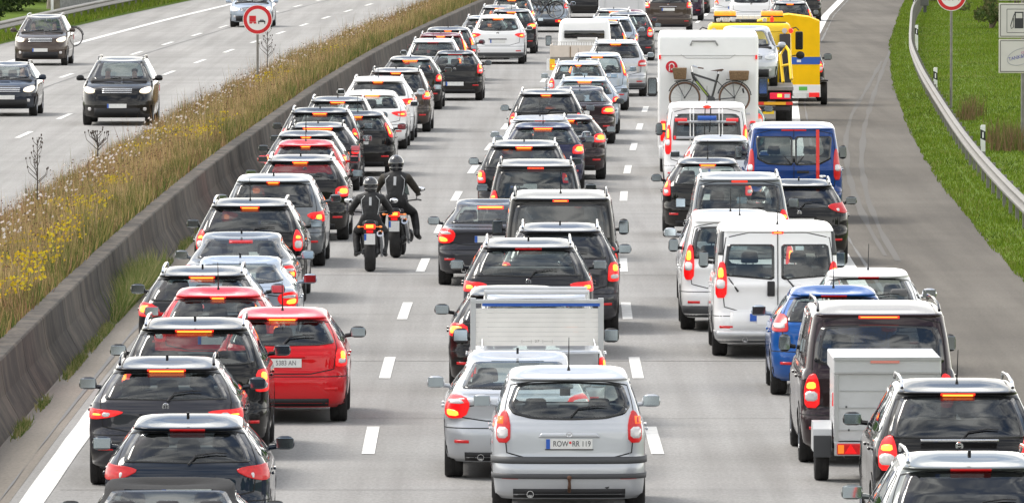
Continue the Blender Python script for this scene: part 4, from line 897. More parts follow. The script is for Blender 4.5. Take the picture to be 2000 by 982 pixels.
# signs
RED_ = pmat('sign_red', (.62, .006, .015), .35, coat=.3); SWH = pmat('sign_white', (.80, .79, .77), .35, coat=.2)
def disc(r0, r1, y, n=40):
    V = []; f = []
    for r in (r0, r1):
        for k in range(n): V.append((r*math.cos(2*PI*k/n), y, r*math.sin(2*PI*k/n)))
    for k in range(n): f.append((k, (k+1) % n, n+(k+1) % n, n+k))
    return V, f
def round_sign(px, py, dq, r, zc, label):
    T = empty('no_overtaking_sign', (XP(px, dq), dq, 0), 0, label, 'road sign')
    m = MB(); m.tube([(0, .04, 0), (0, .04, zc+r*.6)], .038, 10); m.build('pole', STL, T, True)
    m = MB(); m.lathe([(r, 0), (r, .02)], (0, 0, zc), 'Y', 40, True); pl = m.build('sign_plate', SWH, T)
    m = MB(); v, f = disc(.72*r, .955*r, -.003); m.add([(a, b, c+zc) for a, b, c in v], f); m.build('red_ring', RED_, pl)
    k = r/.43; m = MB()
    def bx(x0, x1, z0, z1): m.box(((x0+x1)/2*k, -.004, zc+(z0+z1)/2*k), ((x1-x0)*k, .004, (z1-z0)*k))
    bx(-.24, -.045, -.06, .11); bx(-.03-.0, -.028, -.02, .0)
    for c in (-.215, -.175, -.09, -.05): m.lathe([(.001, -.006), (.021*k, -.006), (.021*k, -.002)], (c*k, 0, zc-.10*k), 'Y', 12, False)
    bx(-.24, -.045, -.085, -.066); m.build('red_lorry', RED_, pl)
    m = MB(); bx(.02, .225, -.075, -.045); bx(.06, .19, -.046, -.02)
    for c in (.035, .21): bx(c-.014, c+.014, -.125, -.035)
    m.build('black_car', INK, pl)
    m = MB(); bx(.075, .175, -.02, .015); m.build('car_window', pmat('sign_grey', (.45, .45, .47), .5), pl)
round_sign(503, 40, 300, .43, 2.42, 'round red ringed sign with red lorry and black car in the median grass')
round_sign(1858, -6, 292, .42, 3.22, 'round red ringed sign on a tall pole in the right grass, top cut off')
# petrol and rest stop boards
T = empty('service_sign', (12.62, 255, 0), 0, 'tall stack of white service boards with petrol pump symbol at the right edge', 'road sign')
m = MB(); m.tube([(0, .06, 0), (0, .06, 5.2)], .05, 10); m.tube([(.72, .06, 0), (.72, .06, 5.2)], .05, 10); m.build('pole', STL, T, True)
FRM = pmat('sign_border', (.60, .57, .50), .6); SW2 = pmat('board_white', (.62, .59, .56), .45, noise=.05, nscale=3)
def board(z0, z1, col, name, inner=True):
    x0, x1 = -.60, 1.3; m = MB(); m.box(((x0+x1)/2, 0, (z0+z1)/2), (x1-x0, .03, z1-z0), .014); o = m.build(name, FRM, T)
    m = MB(); m.box(((x0+x1)/2, -.017, (z0+z1)/2), (x1-x0-.07, .006, z1-z0-.07)); m.build('edge_line', INK if inner else SWH, o)
    m = MB(); m.box(((x0+x1)/2, -.020, (z0+z1)/2), (x1-x0-.10, .006, z1-z0-.10)); m.build('panel', col, o); return o
board(2.85+.8, 2.85+1.9, pmat('motorway_blue', (.02, .12, .42), .4), 'blue_board', False)
o = board(2.73-.0, 2.73+.86, SW2, 'petrol_board'); zc = 3.16
m = MB(); 
for a in ((-.34, .27, .63, .63), ): pass
def fr(x0, x1, z0, z1, w, m):
    m.box(((x0+x1)/2, -.0245, z0), (x1-x0, .004, w)); m.box(((x0+x1)/2, -.0245, z1), (x1-x0, .004, w)); m.box((x0, -.0245, (z0+z1)/2), (w, .004, z1-z0-w)); m.box((x1, -.0245, (z0+z1)/2), (w, .004, z1-z0-w))
fr(-.40, 1.1, zc-.30, zc+.28, .012, m); m.box((-.10, -.0245, zc-.07), (.22, .004, .25), 0); m.box((-.10, -.0245, zc+.20), (.22, .004, .03)); m.box((-.195, -.0245, zc+.12), (.03, .004, .14)); m.box((-.005, -.0245, zc+.12), (.03, .004, .14))
m.tube([(-.21, -.026, zc+.17), (-.24, -.026, zc+.10), (-.31, -.026, zc-.13), (-.29, -.026, zc-.20), (-.24, -.026, zc-.17), (-.235, -.026, zc+.05)], .011, 6); m.build('pump_symbol', INK, o)
o = board(1.86, 2.70, SW2, 'rest_board'); zc = 2.27; m = MB(); pts = [(-.05+.34*math.cos(a), -.026, zc+.20*math.sin(a)+.08*math.cos(a)) for a in np.linspace(0, 2*PI, 40)]; m.tube(pts, .008, 5)
m.build('oval_logo', pmat('logo_grey', (.35, .35, .38), .5), o)
text_mesh('TANK&RAST', .125, 'lettering', pmat('logo_blue', (.05, .06, .35), .5), o, (-.05, -.027, zc+.0), (PI/2, -.24, 0), sx=.9)
text_mesh('cc', .12, 'lettering', pmat('logo_pink', (.5, .1, .3), .5), o, (.0, -.027, zc+.11), (PI/2, -.24, 0))
# ================= the jam =================
P_BLK = paint('black', (.005, .005, .006)); P_DBL = paint('dark_blue', (.010, .018, .034)); P_NAVY = paint('navy', (.012, .016, .055)); P_DGR = paint('dark_grey', (.018, .019, .023), .2)
P_GRF = paint('graphite', (.036, .037, .046), .4); P_GRY = paint('mid_grey', (.16, .175, .19), .5, .3); P_SIL = paint('silver', (.50, .52, .55), .45, .35); P_SLB = paint('silver_blue', (.36, .42, .50), .45, .35)
P_WHT = paint('white', (.84, .84, .84)); P_RED = paint('red', (.60, .003, .010)); P_DRD = paint('dark_red', (.16, .008, .014)); P_BLU = paint('blue', (.010, .09, .34), .2); P_VBL = paint('van_blue', (.008, .045, .20), .2)
P_BRN = paint('brown', (.065, .048, .040), .4); P_AUB = paint('aubergine', (.024, .012, .016), .2); P_TEA = paint('teal', (.02, .16, .14), .2); P_PUR = paint('plum', (.028, .012, .035), .3); P_GBR = paint('warm_grey', (.075, .07, .068), .4); P_LGR = paint('green_grey', (.13, .145, .145), .5, .3)
cars = []
def Q(name, typ, x, y, pm, label, D=None, **k):
    p = dict(TYPES[typ]); p.update(k.get('dim', {})); H = p['H']
    if D is None:
        if p['style'] == 'sedan': zb, yo = H-.125, p['boot']+p['rs']
        else: zb, yo = H-.11, p.get('y0', .13)+p['rs']-p.get('spoil', .06)
        D = F*(H0-zb)/(y-YH)-yo
    r = car(name, typ, x, D, pm, label, **k); cars.append((label, XP(x, D), D, p['L'], p['W'], k.get('facing', 1))); return r
BR = STL; CR = CHR
# --- left lane, nearest first ---
P_SOFT = pmat('soft_top_fabric', (.018, .018, .019), .9, bump=.3, bscale=40)
Q('convertible_car', 'sedan', 322, 0, P_SOFT, 'black convertible with its fabric soft top up, cut off by the bottom left edge', D=98.3, dim=dict(H=1.38, tb=.69, boot=.50, rs=.65, L=4.2), bl=0, ant=None, glassm=GL_C)
Q('hatchback_car', 'hatch', 363, 838, P_DBL, 'dark blue hatchback with unlit third brake light behind the black soft top car', blit=False, lit=False, lamp=('wrap', .82, .98, .38), rails=None, dim=dict(L=4.3, W=1.77), interior=CLO)
Q('estate_car', 'wagon', 322, 722, P_GRF, 'slate grey estate car with low wedge tail lights in the left lane', lamp=('wrap', .79, .91, .44), rails=P_BLK, bl=.42, glassm=GL_C, dim=dict(L=4.5))
Q('suv', 'suv', 377, 645, P_BLK, 'black off-roader with arched silver roof rails left of the nearest red hatchback', lamp=('block', .82, 1.10), rails=CR, bl=.44, glassm=GL_T)
Q('hatchback_car', 'hatch', 549, 622, P_RED, 'bright red hatchback with its number plate and right mirror in full view', lamp=('block', .74, .98, .23), ant='rod', bl=.36, glassm=GL_T, dim=dict(L=4.3, W=1.71), mirmat=PLA, plate_z=.79, trim=None)
R_SK = cars[-1]
Q('hatchback_car', 'hatch', 423, 580, P_RED, 'red hatchback boxed in by black cars with a short row of dots as brake light', lamp=('block', .75, 1.0), ant='rod', bl=.18, glassm=GL_C, dim=dict(L=4.0))
Q('estate_car', 'wagon', 392, 540, P_DGR, 'dark estate with raised rails directly behind the barrier side of the red car', lamp=('block', .80, 1.0, .36), rails=CR, bl=.34, interior=CLG)
Q('coupe_car', 'sedan', 463, 508, P_SLB, 'silver blue saloon with a blue tinted right mirror in the left lane', bl=0, lamp=('leaf', .72, .92), glassm=GL_C, D=151.5, dim=dict(H=1.40, boot=.45, rs=.8))
Q('sedan_car', 'sedan', 466, 462, P_GRY, 'grey saloon with a dim red strip under its roof edge in the left lane', blit=False, lamp=('leaf', .74, .94), glassm=GL_C, D=160.5)
Q('suv', 'suv', 486, 404, P_BLK, 'tall black off-roader with a clouded reflective rear window near the barrier weeds', lamp=('tall', .85, 1.2), rails=CR, ant='rod', bl=.28, glassm=GL_D, dim=dict(W=1.86))
Q('minivan', 'mpv', 532, 355, P_GRY, 'mid grey people carrier with lamps wrapping the corner left of the motorbikes', lamp=('wrap', .80, .98, .34), bl=.20, glassm=GL_D, dim=dict(L=4.7, W=1.86))
Q('estate_car', 'suv', 585, 316, P_BLK, 'black crossover with silver rails and long side windows beside the helmeted riders', lamp=('block', .84, 1.04, .34), rails=CR, bl=.27, dim=dict(H=1.60))
Q('hatchback_car', 'hatch', 595, 285, P_RED, 'small red hatchback squeezed behind black cars midway along the barrier', lamp=('tall', .85, 1.1), ant='rod', bl=.18, dim=dict(W=1.68, L=3.9, H=1.50))
Q('hatchback_car', 'hatch', 596, 267, P_DGR, 'dark grey hatchback showing only its roof above the small red hatchback', ant='rod', bl=.19, lamp=('block', .8, 1.0), dim=dict(W=1.76, L=4.2, H=1.48))
Q('estate_car', 'wagon', 619, 250, P_DGR, 'dark estate with an extra wide orange brake light strip in the left lane', lamp=('block', .8, 1.0), rails=P_BLK, bl=.62, dim=dict(L=4.4))
Q('suv', 'suv', 623, 221, P_BLK, 'black off-roader with pale rails left of the black city hatchback', lamp=('tall', .85, 1.2), rails=CR, bl=.30, glassm=GL_T, dim=dict(L=4.05, H=1.64))
Q('hatchback_car', 'hatch', 697, 219, P_BLK, 'glossy black city hatchback with high slanted tail lamp just beyond the motorcyclists', D=233.5, lamp=('pillar', .90, 1.18, .16), ant='rod', bl=.20, dim=dict(L=3.95, W=1.70, H=1.46))
Q('estate_car', 'mpv', 658, 199, P_DGR, 'dark car with three orange dashes for a brake light beside the white hatchback', rails=CR, bl=.32, lamp=('block', .8, 1.0), ant='rod', dim=dict(L=4.2, H=1.60))
Q('hatchback_car', 'hatch', 723, 186, P_WHT, 'white coupe-like hatchback with slim red lamps and a round exhaust', lamp=('wrap', .80, .94, .40), ant='rod', bl=.42, glassm=GL_C, dim=dict(L=4.3, W=1.80, H=1.44), strips=())
Q('suv', 'suv', 737, 159, P_WHT, 'white crossover with narrow curved rear window above the white hatchback', lamp=('wrap', .90, 1.08, .36), rails=P_WHT, bl=.24, ant='rod', glassm=GL_D, dim=dict(L=4.4, H=1.62))
Q('minivan', 'mpv', 772, 142, P_BRN, 'dark grey people carrier with a purple sheen behind the white crossover', lamp=('block', .86, 1.08, .30), bl=.24, rails=P_DGR, glassm=GL_D, dim=dict(W=1.84, H=1.66))
Q('estate_car', 'wagon', 800, 118, P_BLK, 'black estate with long orange brake strip left of the black number plated hatchback', lamp=('block', .8, 1.0), bl=.40, dim=dict(L=4.6, H=1.50))
Q('hatchback_car', 'hatch', 888, 103, P_BLK, 'plain black hatchback with white plate and round-cornered lamps on open road', D=302.5, lamp=('block', .80, 1.08, .24), bl=.38, glassm=GL_C, dim=dict(L=3.95, W=1.65, H=1.46), plate_z=.5, blit=False)
Q('minivan', 'mpv', 845, 83, P_SIL, 'silver compact people carrier with a teal tinted rear window by the barrier', lamp=('block', .8, 1.0), bl=.30, blit=False, rails=P_SIL, ant='rod', glassm=GL_C, dim=dict(H=1.58, W=1.76))
Q('estate_car', 'mpv', 860, 71, P_DRD, 'car with tall bright red upright lamps behind the silver people carrier', lamp=('pillar', .95, 1.40, .2), bl=.25, rails=CR, dim=dict(H=1.60, L=3.8))
Q('suv', 'suv', 874, 60, P_GRF, 'dark car with orange upright lamp immediately left of the big white off-roader', lamp=('pillar', .95, 1.35, .2), bl=.20, ant='rod', dim=dict(H=1.70, L=4.1))
Q('suv', 'suv', 972, 36, P_WHT, 'large clean white off-roader with black lower bumper at the end of the left lane', D=352.8, lamp=('wrap', .90, 1.06, .36), bl=.34, trim=PLG, rails=P_WHT, ant='rod', glassm=GL_T, dim=dict(W=1.84))
Q('estate_car', 'wagon', 944, 28, P_GRY, 'grey estate peeping out left of the large white off-roader', D=360.5, bl=0, rails=CR, lamp=('block', .8, 1.0), dim=dict(H=1.52))
Q('hatchback_car', 'suv', 998, 21, P_DGR, 'dark crossover with flared red lamp right behind the large white off-roader', D=370.5, lamp=('block', .90, 1.10, .40), bl=.30, ant='rod', glassm=GL_T, dim=dict(H=1.60, L=4.2, W=1.80))
Q('estate_car', 'mpv', 975, 13, P_GRF, 'grey car with rails and orange brake strip third from the top of the left lane', D=380.5, bl=.32, rails=CR, lamp=('block', .8, 1.0), dim=dict(H=1.58))
Q('minivan', 'mpv', 999, 0, P_GRY, 'grey people carrier whose roof meets the top edge above the left lane', D=398, bl=.3, lamp=('block', .9, 1.1), glassm=GL_T, dim=dict(H=1.62))
c32 = Q('minivan', 'mpv', 1066, 0, P_SLB, 'silver blue people carrier carrying bicycles on its tail at the top edge', D=413, lamp=('block', .95, 1.2, .26), bl=.3, glassm=GL_T, dim=dict(H=1.62, W=1.82), strips=((.30, .52),))
Q('estate_car', 'wagon', 1137, 0, P_BLK, 'black estate with long pale number plate at the top edge between two lanes', D=446, lamp=('block', .9, 1.1), bl=.3, plate_z=.93, dim=dict(W=1.85), reflect=False)
# --- middle lane, nearest first ---
ZAF = Q('minivan', 'mpv', 1112, 748, P_SIL, 'silver people carrier nearest the camera with black rub strips, tow bar and readable plate', D=114.9, lamp=('tall', .84, 1.20, .175), bl=0, ant='rod', glassm=GL_C, strips=((.615, .685), (.445, .50)), tow=True, mirmat=P_SIL,
  dim=dict(L=4.32, W=1.74, H=1.64, B=1.02, rs=.30, tb=.77, rr=.25), plate_z=.83, win=[(-.62, 1.15), (-.40, 1.10), (0, 1.09), (.40, 1.10), (.62, 1.15), (.70, 1.24), (.61, 1.48), (0, 1.505), (-.61, 1.48), (-.70, 1.24)], lit=False)
Q('sedan_car', 'sedan', 1012, 0, P_SIL, 'silver saloon with angular left tail lamp half hidden by the nearest silver people carrier', D=121.8, lamp=('leaf', .72, .98), bl=0, glassm=GL_C, dim=dict(W=1.77, H=1.44, boot=.55, rs=.75), plate=False, lit=True)
PICK = None
Q('sedan_car', 'hatch', 1004, 552, P_BLK, 'dark car with angular left mirror peeping out behind the white boarded pickup', D=140.2, bl=0, lamp=('block', .82, 1.0, .36), ant=None, dim=dict(L=4.4, W=1.80, H=1.46, tb=.68), rails=None)
Q('suv', 'suv', 1032, 482, P_DGR, 'dark grey off-roader with large red lamps and unlit third light right behind the pickup', D=150.6, lamp=('wrap', .97, 1.12, .38), rails=CR, bl=.36, blit=False, glassm=GL_C, dim=dict(L=4.7, W=1.93, H=1.71, B=1.12))
Q('suv', 'suv', 1094, 455, P_GRF, 'graphite off-roader with square lit right lamp half hidden behind the dark grey one', D=158.3, lamp=('block', .80, 1.10, .26), rails=CR, bl=0, glassm=GL_D, dim=dict(L=4.5, W=1.83, H=1.66))
Q('sedan_car', 'sedan', 957, 406, P_GRF, 'graphite saloon with blue mirror standing left of the black van', D=175.4, lamp=('leaf', .72, .96), glassm=GL_C, bl=.42, dim=dict(W=1.80, L=4.5, H=1.43), ant=None, mirmat=P_GRF)
Q('van', 'van', 1095, 387, P_BLK, 'black van with a broad cloud-reflecting rear window in the middle lane', D=164.0, lamp=('tall', .78, 1.12), bl=.22, rails=P_BLK, glassm=GL_D, mirmat=PLA, mir=(.18, .26), dim=dict(L=4.8, W=1.90, H=1.97), ant='rod')
Q('minivan', 'caddy', 1046, 322, P_BLK, 'black boxy people carrier with rounded light filled rear window behind the black van', D=186.0, lamp=('tall', .95, 1.28), bl=.26, rails=P_BLK, glassm=GL_T, ant=None, dim=dict(L=4.4, W=1.79, H=1.80))
Q('suv', 'suv', 1023, 287, P_DGR, 'dark off-roader with pale roof rails just beyond the black boxy people carrier', bl=.30, rails=CR, lamp=('block', .85, 1.1), glassm=GL_D, dim=dict(H=1.66))
Q('hatchback_car', 'wagon', 1060, 250, P_NAVY, 'navy blue hatchback with wide dotted brake strip and bright right lamp', lamp=('block', .82, 1.02, .34), ant='rod', bl=.38, glassm=GL_C, dim=dict(L=4.0, W=1.80, H=1.48, rs=.42))
Q('estate_car', 'wagon', 1054, 234, P_SIL, 'silver estate with white rails hidden behind the navy blue hatchback', D=227.2, bl=.2, blit=False, rails=P_WHT, ant='rod', lamp=('block', .8, 1.0), dim=dict(H=1.53, L=3.6))
Q('hatchback_car', 'hatch', 1106, 228, P_AUB, 'dark aubergine hatchback with white oval badge area and wide red lamp', D=231.0, bl=.34, lamp=('block', .84, 1.04, .36), glassm=GL_T, dim=dict(L=4.2, W=1.78, H=1.44))
Q('suv', 'suv', 1066, 185, P_BLK, 'black off-roader with hazy reflections and a small sticker in the rear window', bl=.22, rails=CR, lamp=('tall', .85, 1.15), ant='rod', glassm=GL_D, dim=dict(H=1.68))
Q('sedan_car', 'sedan', 1131, 175, P_AUB, 'dark plum saloon with double barred lit lamp left of the silver grey estate', D=258.6, bl=0, lamp=('block', .76, .95, .42), glassm=GL_C, dim=dict(W=1.80))
Q('estate_car', 'wagon', 1141, 159, P_SLB, 'silver grey estate with yellow brake strip behind the dark plum saloon', D=267.6, bl=.34, rails=CR, lamp=('block', .82, .98, .26), glassm=GL_T, dim=dict(L=4.6))
Q('hatchback_car', 'mpv', 1129, 124, P_SIL, 'silver small car with two seat backs showing through its wide clear rear window', D=283.0, bl=.14, lamp=('tall', .82, 1.12), ant='rod', rails=P_SIL, glassm=GL_C, dim=dict(L=4.0, W=1.72, H=1.57), interior=CLG)
Q('minivan', 'mpv', 1166, 108, P_SLB, 'silver blue people carrier with slim orange lamps beside its rear window', D=291.2, bl=.30, lamp=('pillar', 1.0, 1.38, .2), ant='rod', glassm=GL_C, dim=dict(L=4.4, W=1.78, H=1.63), strips=())
Q('suv', 'suv', 1202, 84, P_SIL, 'silver off-roader with dark lower bumper and round red reflector near the motorhome', D=307.4, bl=.3, lamp=('block', .90, 1.10, .34), rails=CR, trim=PLG, lit=False, glassm=GL_D, dim=dict(L=4.5, W=1.86, H=1.68))
Q('suv', 'suv', 1173, 48, P_BLK, 'black off-roader with thick glowing brake strip above the pickup with cream boards', D=336, bl=.36, lamp=('pillar', .95, 1.35), glassm=GL_D, rails=P_BLK, dim=dict(H=1.75, L=4.3))
Q('estate_car', 'suv', 1193, 35, P_SLB, 'pale blue grey car with yellow brake strip one row above the thick glowing strip', D=350.5, bl=.36, lamp=('block', .85, 1.05), rails=CR, glassm=GL_D, dim=dict(H=1.66, L=4.3))
Q('suv', 'suv', 1226, 27, P_GRF, 'dark grey off-roader with stacked red and orange lamps, upper middle lane right side', D=358.5, bl=0, lamp=('tall', .83, 1.17, .2), glassm=GL_C, dim=dict(H=1.68, L=4.3, W=1.84))
Q('estate_car', 'wagon', 1198, 22, P_GRF, 'grey car with twin orange brake spots in front of the white box trailer', D=371.5, bl=.30, rails=CR, lamp=('block', .8, 1.0), dim=dict(H=1.60))
Q('hatchback_car', 'hatch', 1224, 20, P_DRD, 'dark red hatchback seen only as a sliver right of the white box trailer', D=377.8, bl=0, lamp=('tall', .8, 1.1), dim=dict(L=4.0, H=1.46))
# --- right lane, nearest first ---
Q('suv', 'suv', 1903, 917, P_LGR, 'silver green off-roader cut off by the bottom right corner', bl=.36, blit=False, rails=CR, lamp=('block', .85, 1.1), glassm=GL_D, dim=dict(H=1.68, W=1.86))
Q('suv', 'suv', 1876, 769, P_BLK, 'black off-roader with a chrome tailgate strip at the lower right edge', bl=.34, rails=CR, ant='rod', lamp=('tall', .80, 1.18, .22), glassm=GL_D, dim=dict(H=1.72, W=1.86, L=4.6))
R_NI = len(cars)
Q('hatchback_car', 'hatch', 1700, 541, P_WHT, 'white rounded small car beside the blue hatchback on the right', bl=.26, blit=False, ant='rod', lamp=('block', .8, 1.0), glassm=GL_C, dim=dict(L=3.7, W=1.66, H=1.48, tb=.70, rs=.48, rr=.40), mirmat=CHR, interior=CLG)
Q('hatchback_car', 'hatch', 1632, 577, P_BLU, 'bright blue hatchback squeezed between the white van and the dark people mover', bl=.32, blit=False, ant='rod', lamp=('block', .88, 1.12, .32), lit=False, glassm=GL_T, dim=dict(L=4.05, W=1.75, H=1.47, rs=.46), mirmat=P_SLB)
Q('van', 'van', 1719, 619, P_AUB, 'dark maroon people mover towing the aluminium trailer', D=124.6, bl=.46, lamp=('tall', .70, 1.12, .20), glassm=GL_D, rails=P_BLK, mirmat=PLA, mir=(.16, .22), ant=None, dim=dict(L=5.1, W=1.93, H=1.92, tb=.83, rr=.24), win=[(-.80, 1.22), (0, 1.20), (.80, 1.22), (.77, 1.5), (.70, 1.68), (0, 1.70), (-.70, 1.68), (-.77, 1.5)])
Q('van', 'caddy', 1446, 500, P_WHT, 'white small van with grey bumper half hidden left of the big white van', D=159.0, bl=0, lamp=('tall', .80, 1.35, .17), glassm=GL_T, trim=PLG, mirmat=PLA, mir=(.17, .22), ant='rod', dim=dict(L=4.3, W=1.84, H=1.80), plate_z=.62)
WV = Q('van', 'van', 1520, 453, P_WHT, 'big white van with two rear door windows and white plate panel', D=150.8, bl=.13, lamp=('tall', .88, 1.42, .17), mirmat=PLA, mir=(.16, .26), ant='rod', glassm=GL_C, trim=P_SIL, dim=dict(L=4.85, W=1.92, H=1.96, rr=.16, tb=.87),
  twin=[[(-.80, 1.20), (-.05, 1.14), (-.05, 1.66), (-.74, 1.66)], [(.05, 1.14), (.80, 1.20), (.74, 1.66), (.05, 1.66)]], plate=False)
Q('hatchback_car', 'mpv', 1428, 420, P_SIL, 'silver car whose roof alone shows above the two white vans', D=167.6, bl=0, ant='rod', lamp=('tall', .8, 1.1), dim=dict(L=4.0, H=1.55, W=1.72))
Q('minivan', 'caddy', 1445, 340, P_GRY, 'grey boxy people carrier with light filled rear window in the right lane', D=178.0, bl=.24, lamp=('tall', .84, 1.22, .18), rails=P_SIL, glassm=GL_C, ant=None, mirmat=PLA, mir=(.20, .19), dim=dict(L=4.4, W=1.81, H=1.82))
Q('hatchback_car', 'hatch', 1562, 353, P_BLK, 'black hatchback with unlit red lamp between the grey people carrier and blue van', D=184.2, bl=0, lamp=('wrap', .92, 1.10, .40), lit=False, glassm=GL_D, dim=dict(H=1.50, L=4.2, W=1.78), rails=CR)
Q('hatchback_car', 'hatch', 1383, 315, P_BLK, 'black hatchback with round lit lamp left of the grey boxy people carrier', D=197.0, bl=.28, lamp=('block', .80, 1.10, .22), ant='rod', glassm=GL_C, dim=dict(L=4.1, W=1.74, H=1.50), trim=None)
BV = Q('van', 'van', 1551, 255, P_VBL, 'dark blue van with a red stripe down its right rear door', D=204.6, bl=.46, blit=False, lamp=('tall', .86, 1.48, .15), lit=False, glassm=GL_T, mirmat=PLA, mir=(.16, .28), ant=None, dim=dict(L=4.95, W=1.97, H=1.97, rr=.22, tb=.84),
  twin=[[(-.72, 1.26), (-.52, 1.16), (-.02, 1.14), (-.02, 1.72), (-.76, 1.72)], [(.02, 1.14), (.52, 1.16), (.72, 1.26), (.76, 1.72), (.02, 1.72)]], plate=False)
Q('hatchback_car', 'hatch', 1408, 285, P_SIL, 'silver small car with glowing lamp tucked between white van and blue van', D=212.5, bl=0, lamp=('tall', .95, 1.2), ant='rod', glassm=GL_D, dim=dict(L=3.9, W=1.66, H=1.50))
TV = Q('van', 'van', 1381, 220, P_WHT, 'white van with an empty bicycle rack on its rear door', D=221.6, bl=0, lamp=('tall', .86, 1.50, .14), glassm=GL_D, mirmat=PLA, mir=(.17, .28), ant='rod', dim=dict(L=4.8, W=1.90, H=1.96, tb=.86, rr=.16), win=[(-.72, 1.15), (.72, 1.15), (.74, 1.2), (.70, 1.72), (0, 1.73), (-.70, 1.72), (-.74, 1.2)], plate=False)
Q('hatchback_car', 'hatch', 1424, 230, P_TEA, 'teal green car almost hidden behind the right side of the motorhome', D=249.0, bl=0, lamp=('tall', .78, 1.02), dim=dict(L=4.2), mirmat=P_DGR)
Q('suv', 'suv', 1305, 0, P_BRN, 'brown off-roader with chrome strip above its plate at the top of the right lane', D=412.5, bl=.3, lamp=('block', .98, 1.22, .28), glassm=GL_D, plate_z=.92, strips=(), dim=dict(W=1.88, B=1.10))
Q('suv', 'suv', 1331, 0, P_PUR, 'dark plum car with bright lamp and small exhaust right behind the brown off-roader', D=439.5, bl=.3, lamp=('block', .95, 1.16, .28), glassm=GL_D, dim=dict(W=1.82))
Q('hatchback_car', 'mpv', 1346, 0, P_BLK, 'black car at the top edge between the plum car and the white van', D=459, bl=.3, lamp=('block', .85, 1.05), dim=dict(W=1.78))
Q('van', 'caddy', 1434, 0, P_WHT, 'white small van with right mirror at the top edge left of the amber light bars', D=436, bl=.3, lamp=('tall', .75, .95), mirmat=P_WHT, glassm=GL_T, dim=dict(W=1.75, H=1.85))
Q('minivan', 'mpv', 1467, 0, P_WHT, 'white people carrier with broad teal rear window behind the amber light bars', D=424, bl=0, lamp=('block', .5, .7), lit=False, glassm=GL_C, dim=dict(W=1.80, B=.95), plate=False, win=[(-.74, 1.0), (.74, 1.0), (.66, 1.48), (-.66, 1.48)])
Q('suv', 'mpv', 1543, 9, P_GRF, 'dark hatchback with orange lamps right above the yellow covered trailer', D=391, bl=.24, lamp=('pillar', .95, 1.25, .16), glassm=GL_T, rails=P_BLK, dim=dict(W=1.78, H=1.58), mir=(.22, .18))
Q('estate_car', 'wagon', 1562, 0, P_BLK, 'black car at the top edge beside the solid white edge line', D=438, bl=.3, lamp=('block', .9, 1.1), dim=dict(W=1.82))
# --- opposite carriageway, coming towards the camera ---
ON = dict(facing=-1, group='cars driving the other way', bl=.3, blit=False, lit=False, ant=None)
Q('suv', 'suv', 228, 0, P_BLK, 'black off-roader driving towards the camera with three silver grille bars', D=275.6, frontlit=True, rails=P_BLK, glassm=GL_T, dim=dict(W=1.91, H=1.78, L=4.78, B=1.12, ws=.8), **ON)
Q('suv', 'suv', 78, 0, P_BRN, 'dark brown off-roader with warm glowing headlights and a bicycle behind it', D=350.5, frontlit=True, rails=P_SIL, glassm=GL_T, dim=dict(W=1.81, H=1.70, L=4.43), **ON)
Q('hatchback_car', 'hatch', 10, 0, P_DBL, 'dark green-black hatchback driving towards the camera, cut by the left edge', D=285.0, frontlit=True, glassm=GL_T, rails=P_BLK, dim=dict(W=1.70, H=1.46, L=4.3), **ON)
Q('hatchback_car', 'hatch', 489, 0, P_SLB, 'light blue car driving towards the camera behind the round sign', D=424.0, frontlit=True, glassm=GL_T, dim=dict(W=1.76, H=1.49, L=4.2), **ON)
# overlap check
if True:
    for i in range(len(cars)):
        for j in range(i+1, len(cars)):
            a, b = cars[i], cars[j]; 
            if a[5] != b[5]: continue
            if a[2] > b[2]: a, b = b, a
            gap = b[2]-(a[2]+a[3]); lat = abs((b[1]-(a[1]))) - (a[4]+b[4])/2
            if gap < .3 and lat < .05: print('OVERLAP %.2f lat %.2f | %s | %s' % (gap, lat, a[0][:50], b[0][:50]))
# ================= details on particular vehicles =================
AMB = pmat('amber_beacon', (.85, .30, .02), .25, coat=1, emit=(1, .30, .02), es=.45, noise=.3, nscale=14)
YEL = pmat('truck_yellow', (.92, .60, .002), .4, coat=.25, noise=.04, nscale=3); YTP = pmat('yellow_tarpaulin', (.92, .53, .002), .6, spec=.2, noise=.07, nscale=2.5, bump=.5, bscale=3)
CRM = pmat('cream_boards', (.66, .58, .50), .5, noise=.12, nscale=4); ALW = pmat('pale_aluminium', (.55, .56, .57), .38, metal=.45, noise=.05, nscale=4)
RSR = pmat('red_tape', (.75, .03, .02), .4); BLP = pmat('blue_pad', (.02, .10, .45), .5); REF = pmat('red_reflector', (.55, .01, .02), .2, coat=1, emit=(1, .02, .01), es=.25)
def bx(par, name, c, d, mat, bev=.01, **k):
    m = MB(); m.box(c, d, bev, **k); return m.build(name, mat, par, bev > .02)
# nearest silver people carrier: plate with lettering, bar handle, badge ring, screen
T, b, p = ZAF
pl = [o for o in T.children if o.name.startswith('number_plate')][0]
yp = b.surf('rear', [0], [.83], [0])[0][1]-.0195
text_mesh('ROW  RR 119', .088, 'lettering', INK, pl, (.03, yp, .83), sx=.80, ext=.0012)
m = MB(); m.lathe([(.014, -.002), (.014, .0)], (.012, yp-.001, .845), 'Y', 12); m.build('plate_seal', RSR, pl)
bx(pl, 'plate_frame', (0, yp+.004, .768), (.54, .006, .012), PLA, 0)
for c in [o for o in T.children if o.name.startswith('tailgate_handle')]: bpy.data.objects.remove(c)
yh = b.surf('rear', [0], [.925], [0])[0][1]
m = MB(); m.box((0, yh-.0, .925), (.70, .05, .055), .022, taper=(.9, 1)); m.build('tailgate_handle', P_SIL, T, True)
m = MB(); yb2 = yh-.02; m.tube([(.032*math.cos(a), yb2-.012, .935+.026*math.sin(a)) for a in np.linspace(0, 2*PI, 20)], .005, 5); m.box((0, yb2-.012, .935), (.05, .006, .008)); m.build('badge', CHR, T)
